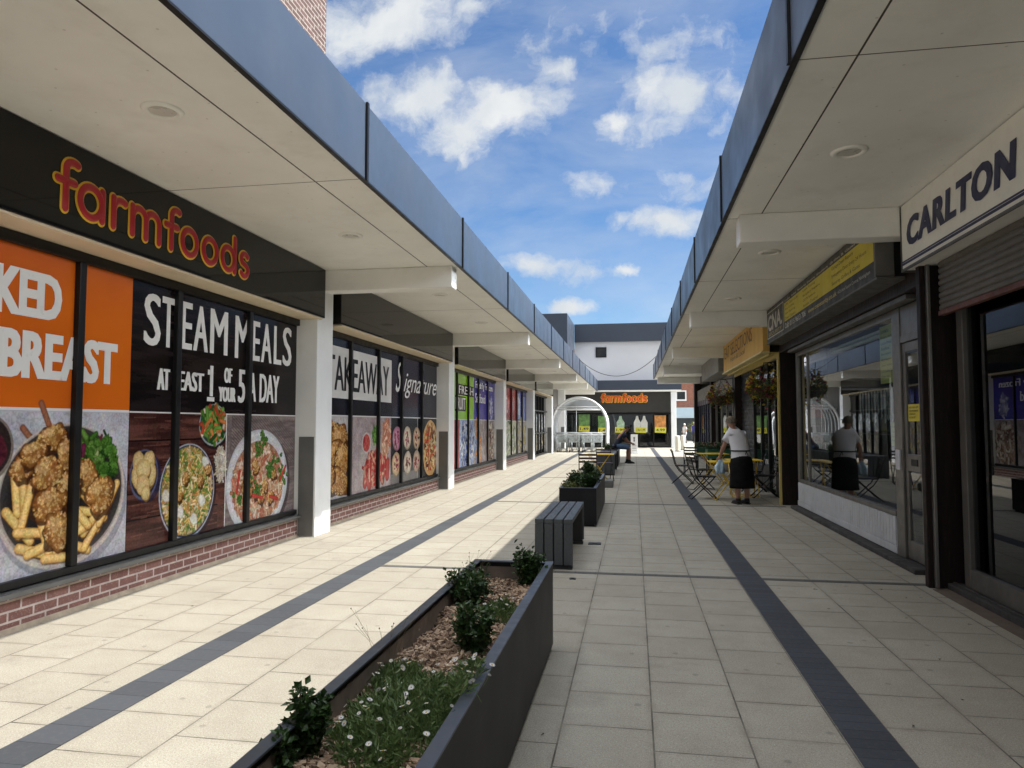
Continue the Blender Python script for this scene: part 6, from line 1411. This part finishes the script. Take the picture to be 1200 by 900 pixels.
# people far off in the gap
def walker(label, loc, rz, top, leg, hairm, h=1.65):
    t = thing("person", label, "person", loc, rz); k = h/1.65
    J = {'pel':((0,0,.90),(.14,.10)), 'waist':((0,.01,1.05),(.13,.10)), 'chest':((0,.02,1.24),(.16,.11)), 'neckb':((0,.01,1.38),(.08,.065)), 'neck':((0,.02,1.43),.05), 'head0':((0,.03,1.48),(.065,.07)), 'head1':((0,.04,1.55),(.072,.085)), 'head2':((0,.03,1.62),(.05,.06)),
         'shL':((-.18,.01,1.34),.06), 'elL':((-.23,-.02,1.08),.043), 'wrL':((-.22,.10,.86),.03), 'shR':((.18,.01,1.34),.06), 'elR':((.23,.04,1.08),.043), 'wrR':((.22,.16,.88),.03),
         'hipL':((-.09,0,.85),.10), 'knL':((-.09,.10,.48),.06), 'caL':((-.09,.06,.33),.058), 'anL':((-.09,.10,.08),.04), 'hipR':((.09,0,.85),.10), 'knR':((.09,-.05,.48),.06), 'caR':((.09,-.12,.33),.058), 'anR':((.09,-.20,.10),.04)}
    J = {a: (tuple(q*k for q in b[0]), b[1]) for a, b in J.items()}
    body("body", J, E_, t, SKIN, 'pel', 1)
    m = MB(); m.loft([((0,0,.84*k),.185,.14),((0,.01,1.0*k),.165,.13),((0,.02,1.2*k),.185,.135),((0,.015,1.34*k),.15,.10),((0,.015,1.40*k),.08,.07)], 16, caps=False); 
    for s in (-1, 1): m.tube([(s*.14,.01,1.33*k),(s*.21,-.0,1.15*k)], [.08,.07], 10, cap=False)
    build(m, "top", top, t, local=True, smooth=True)
    m = MB(); m.ell((0,0,.86*k),(.17,.13,.10),12,8)
    m.tube([(-.09,0,.84*k),(-.09,.10,.48*k),(-.09,.09,.12*k)], [.115,.085,.07], 10); m.tube([(.09,0,.84*k),(.09,-.05,.48*k),(.09,-.18,.13*k)], [.115,.085,.07], 10); build(m, "trousers", leg, t, local=True, smooth=True)
    m = MB(); m.ell((0,.02,1.57*k),(.082,.09,.09),12,8); build(m, "hair", hairm, t, local=True, smooth=True)
    for s, y, z in ((-1,.10,0),(1,-.20,.02)):
        m = MB(); x = s*.09; m.loft([((x,y-.06,.05+z),.04,.04),((x,y+.02,.05+z),.05,.05,(1,0,0),(0,0,1)),((x,y+.15,.03+z),.04,.026,(1,0,0),(0,0,1))], 10); m.box(x-.045,x+.045,y-.08,y+.15,z,z+.02); build(m, "shoe", K['dkmetal'], t, local=True)
    return t
gw = pm("white_grey_hair", (.62,.60,.56), .6); wc = pm("white_shirt_cloth", (.68,.68,.66), .8); bl = pm("royal_blue_cloth", (.02,.04,.32), .8); dk = pm("dark_trouser_cloth", (.03,.03,.04), .8); gy = pm("grey_trouser_cloth", (.2,.2,.21), .8)
walker("white-haired distant person in royal blue walking beyond the gap", (4.72, 58.0, 0), rad(170), bl, dk, gw, 1.68)
walker("distant person in a white shirt near the pale bollards", (3.9, 57.0, 0), rad(120), wc, gy, gw, 1.55)
shrub("yellow-green potted palm in front of the distant slate shopfront", 5.2, 63.5, .4, .5, 1.1, 500, .28, None, 88, name="potted_palm", mat='dry', cat="plant")
t = thing("plant_pot", "dark round pot holding the distant yellow-green palm", "plant pot", (5.2, 63.5, 0)); m = MB(); m.lathe([(0,0),(.28,0),(.36,.42),(.32,.42),(.30,.36),(0,.36)], (5.2,63.5,0), 16); build(m, "pot", K['grey_step'], t, smooth=True)
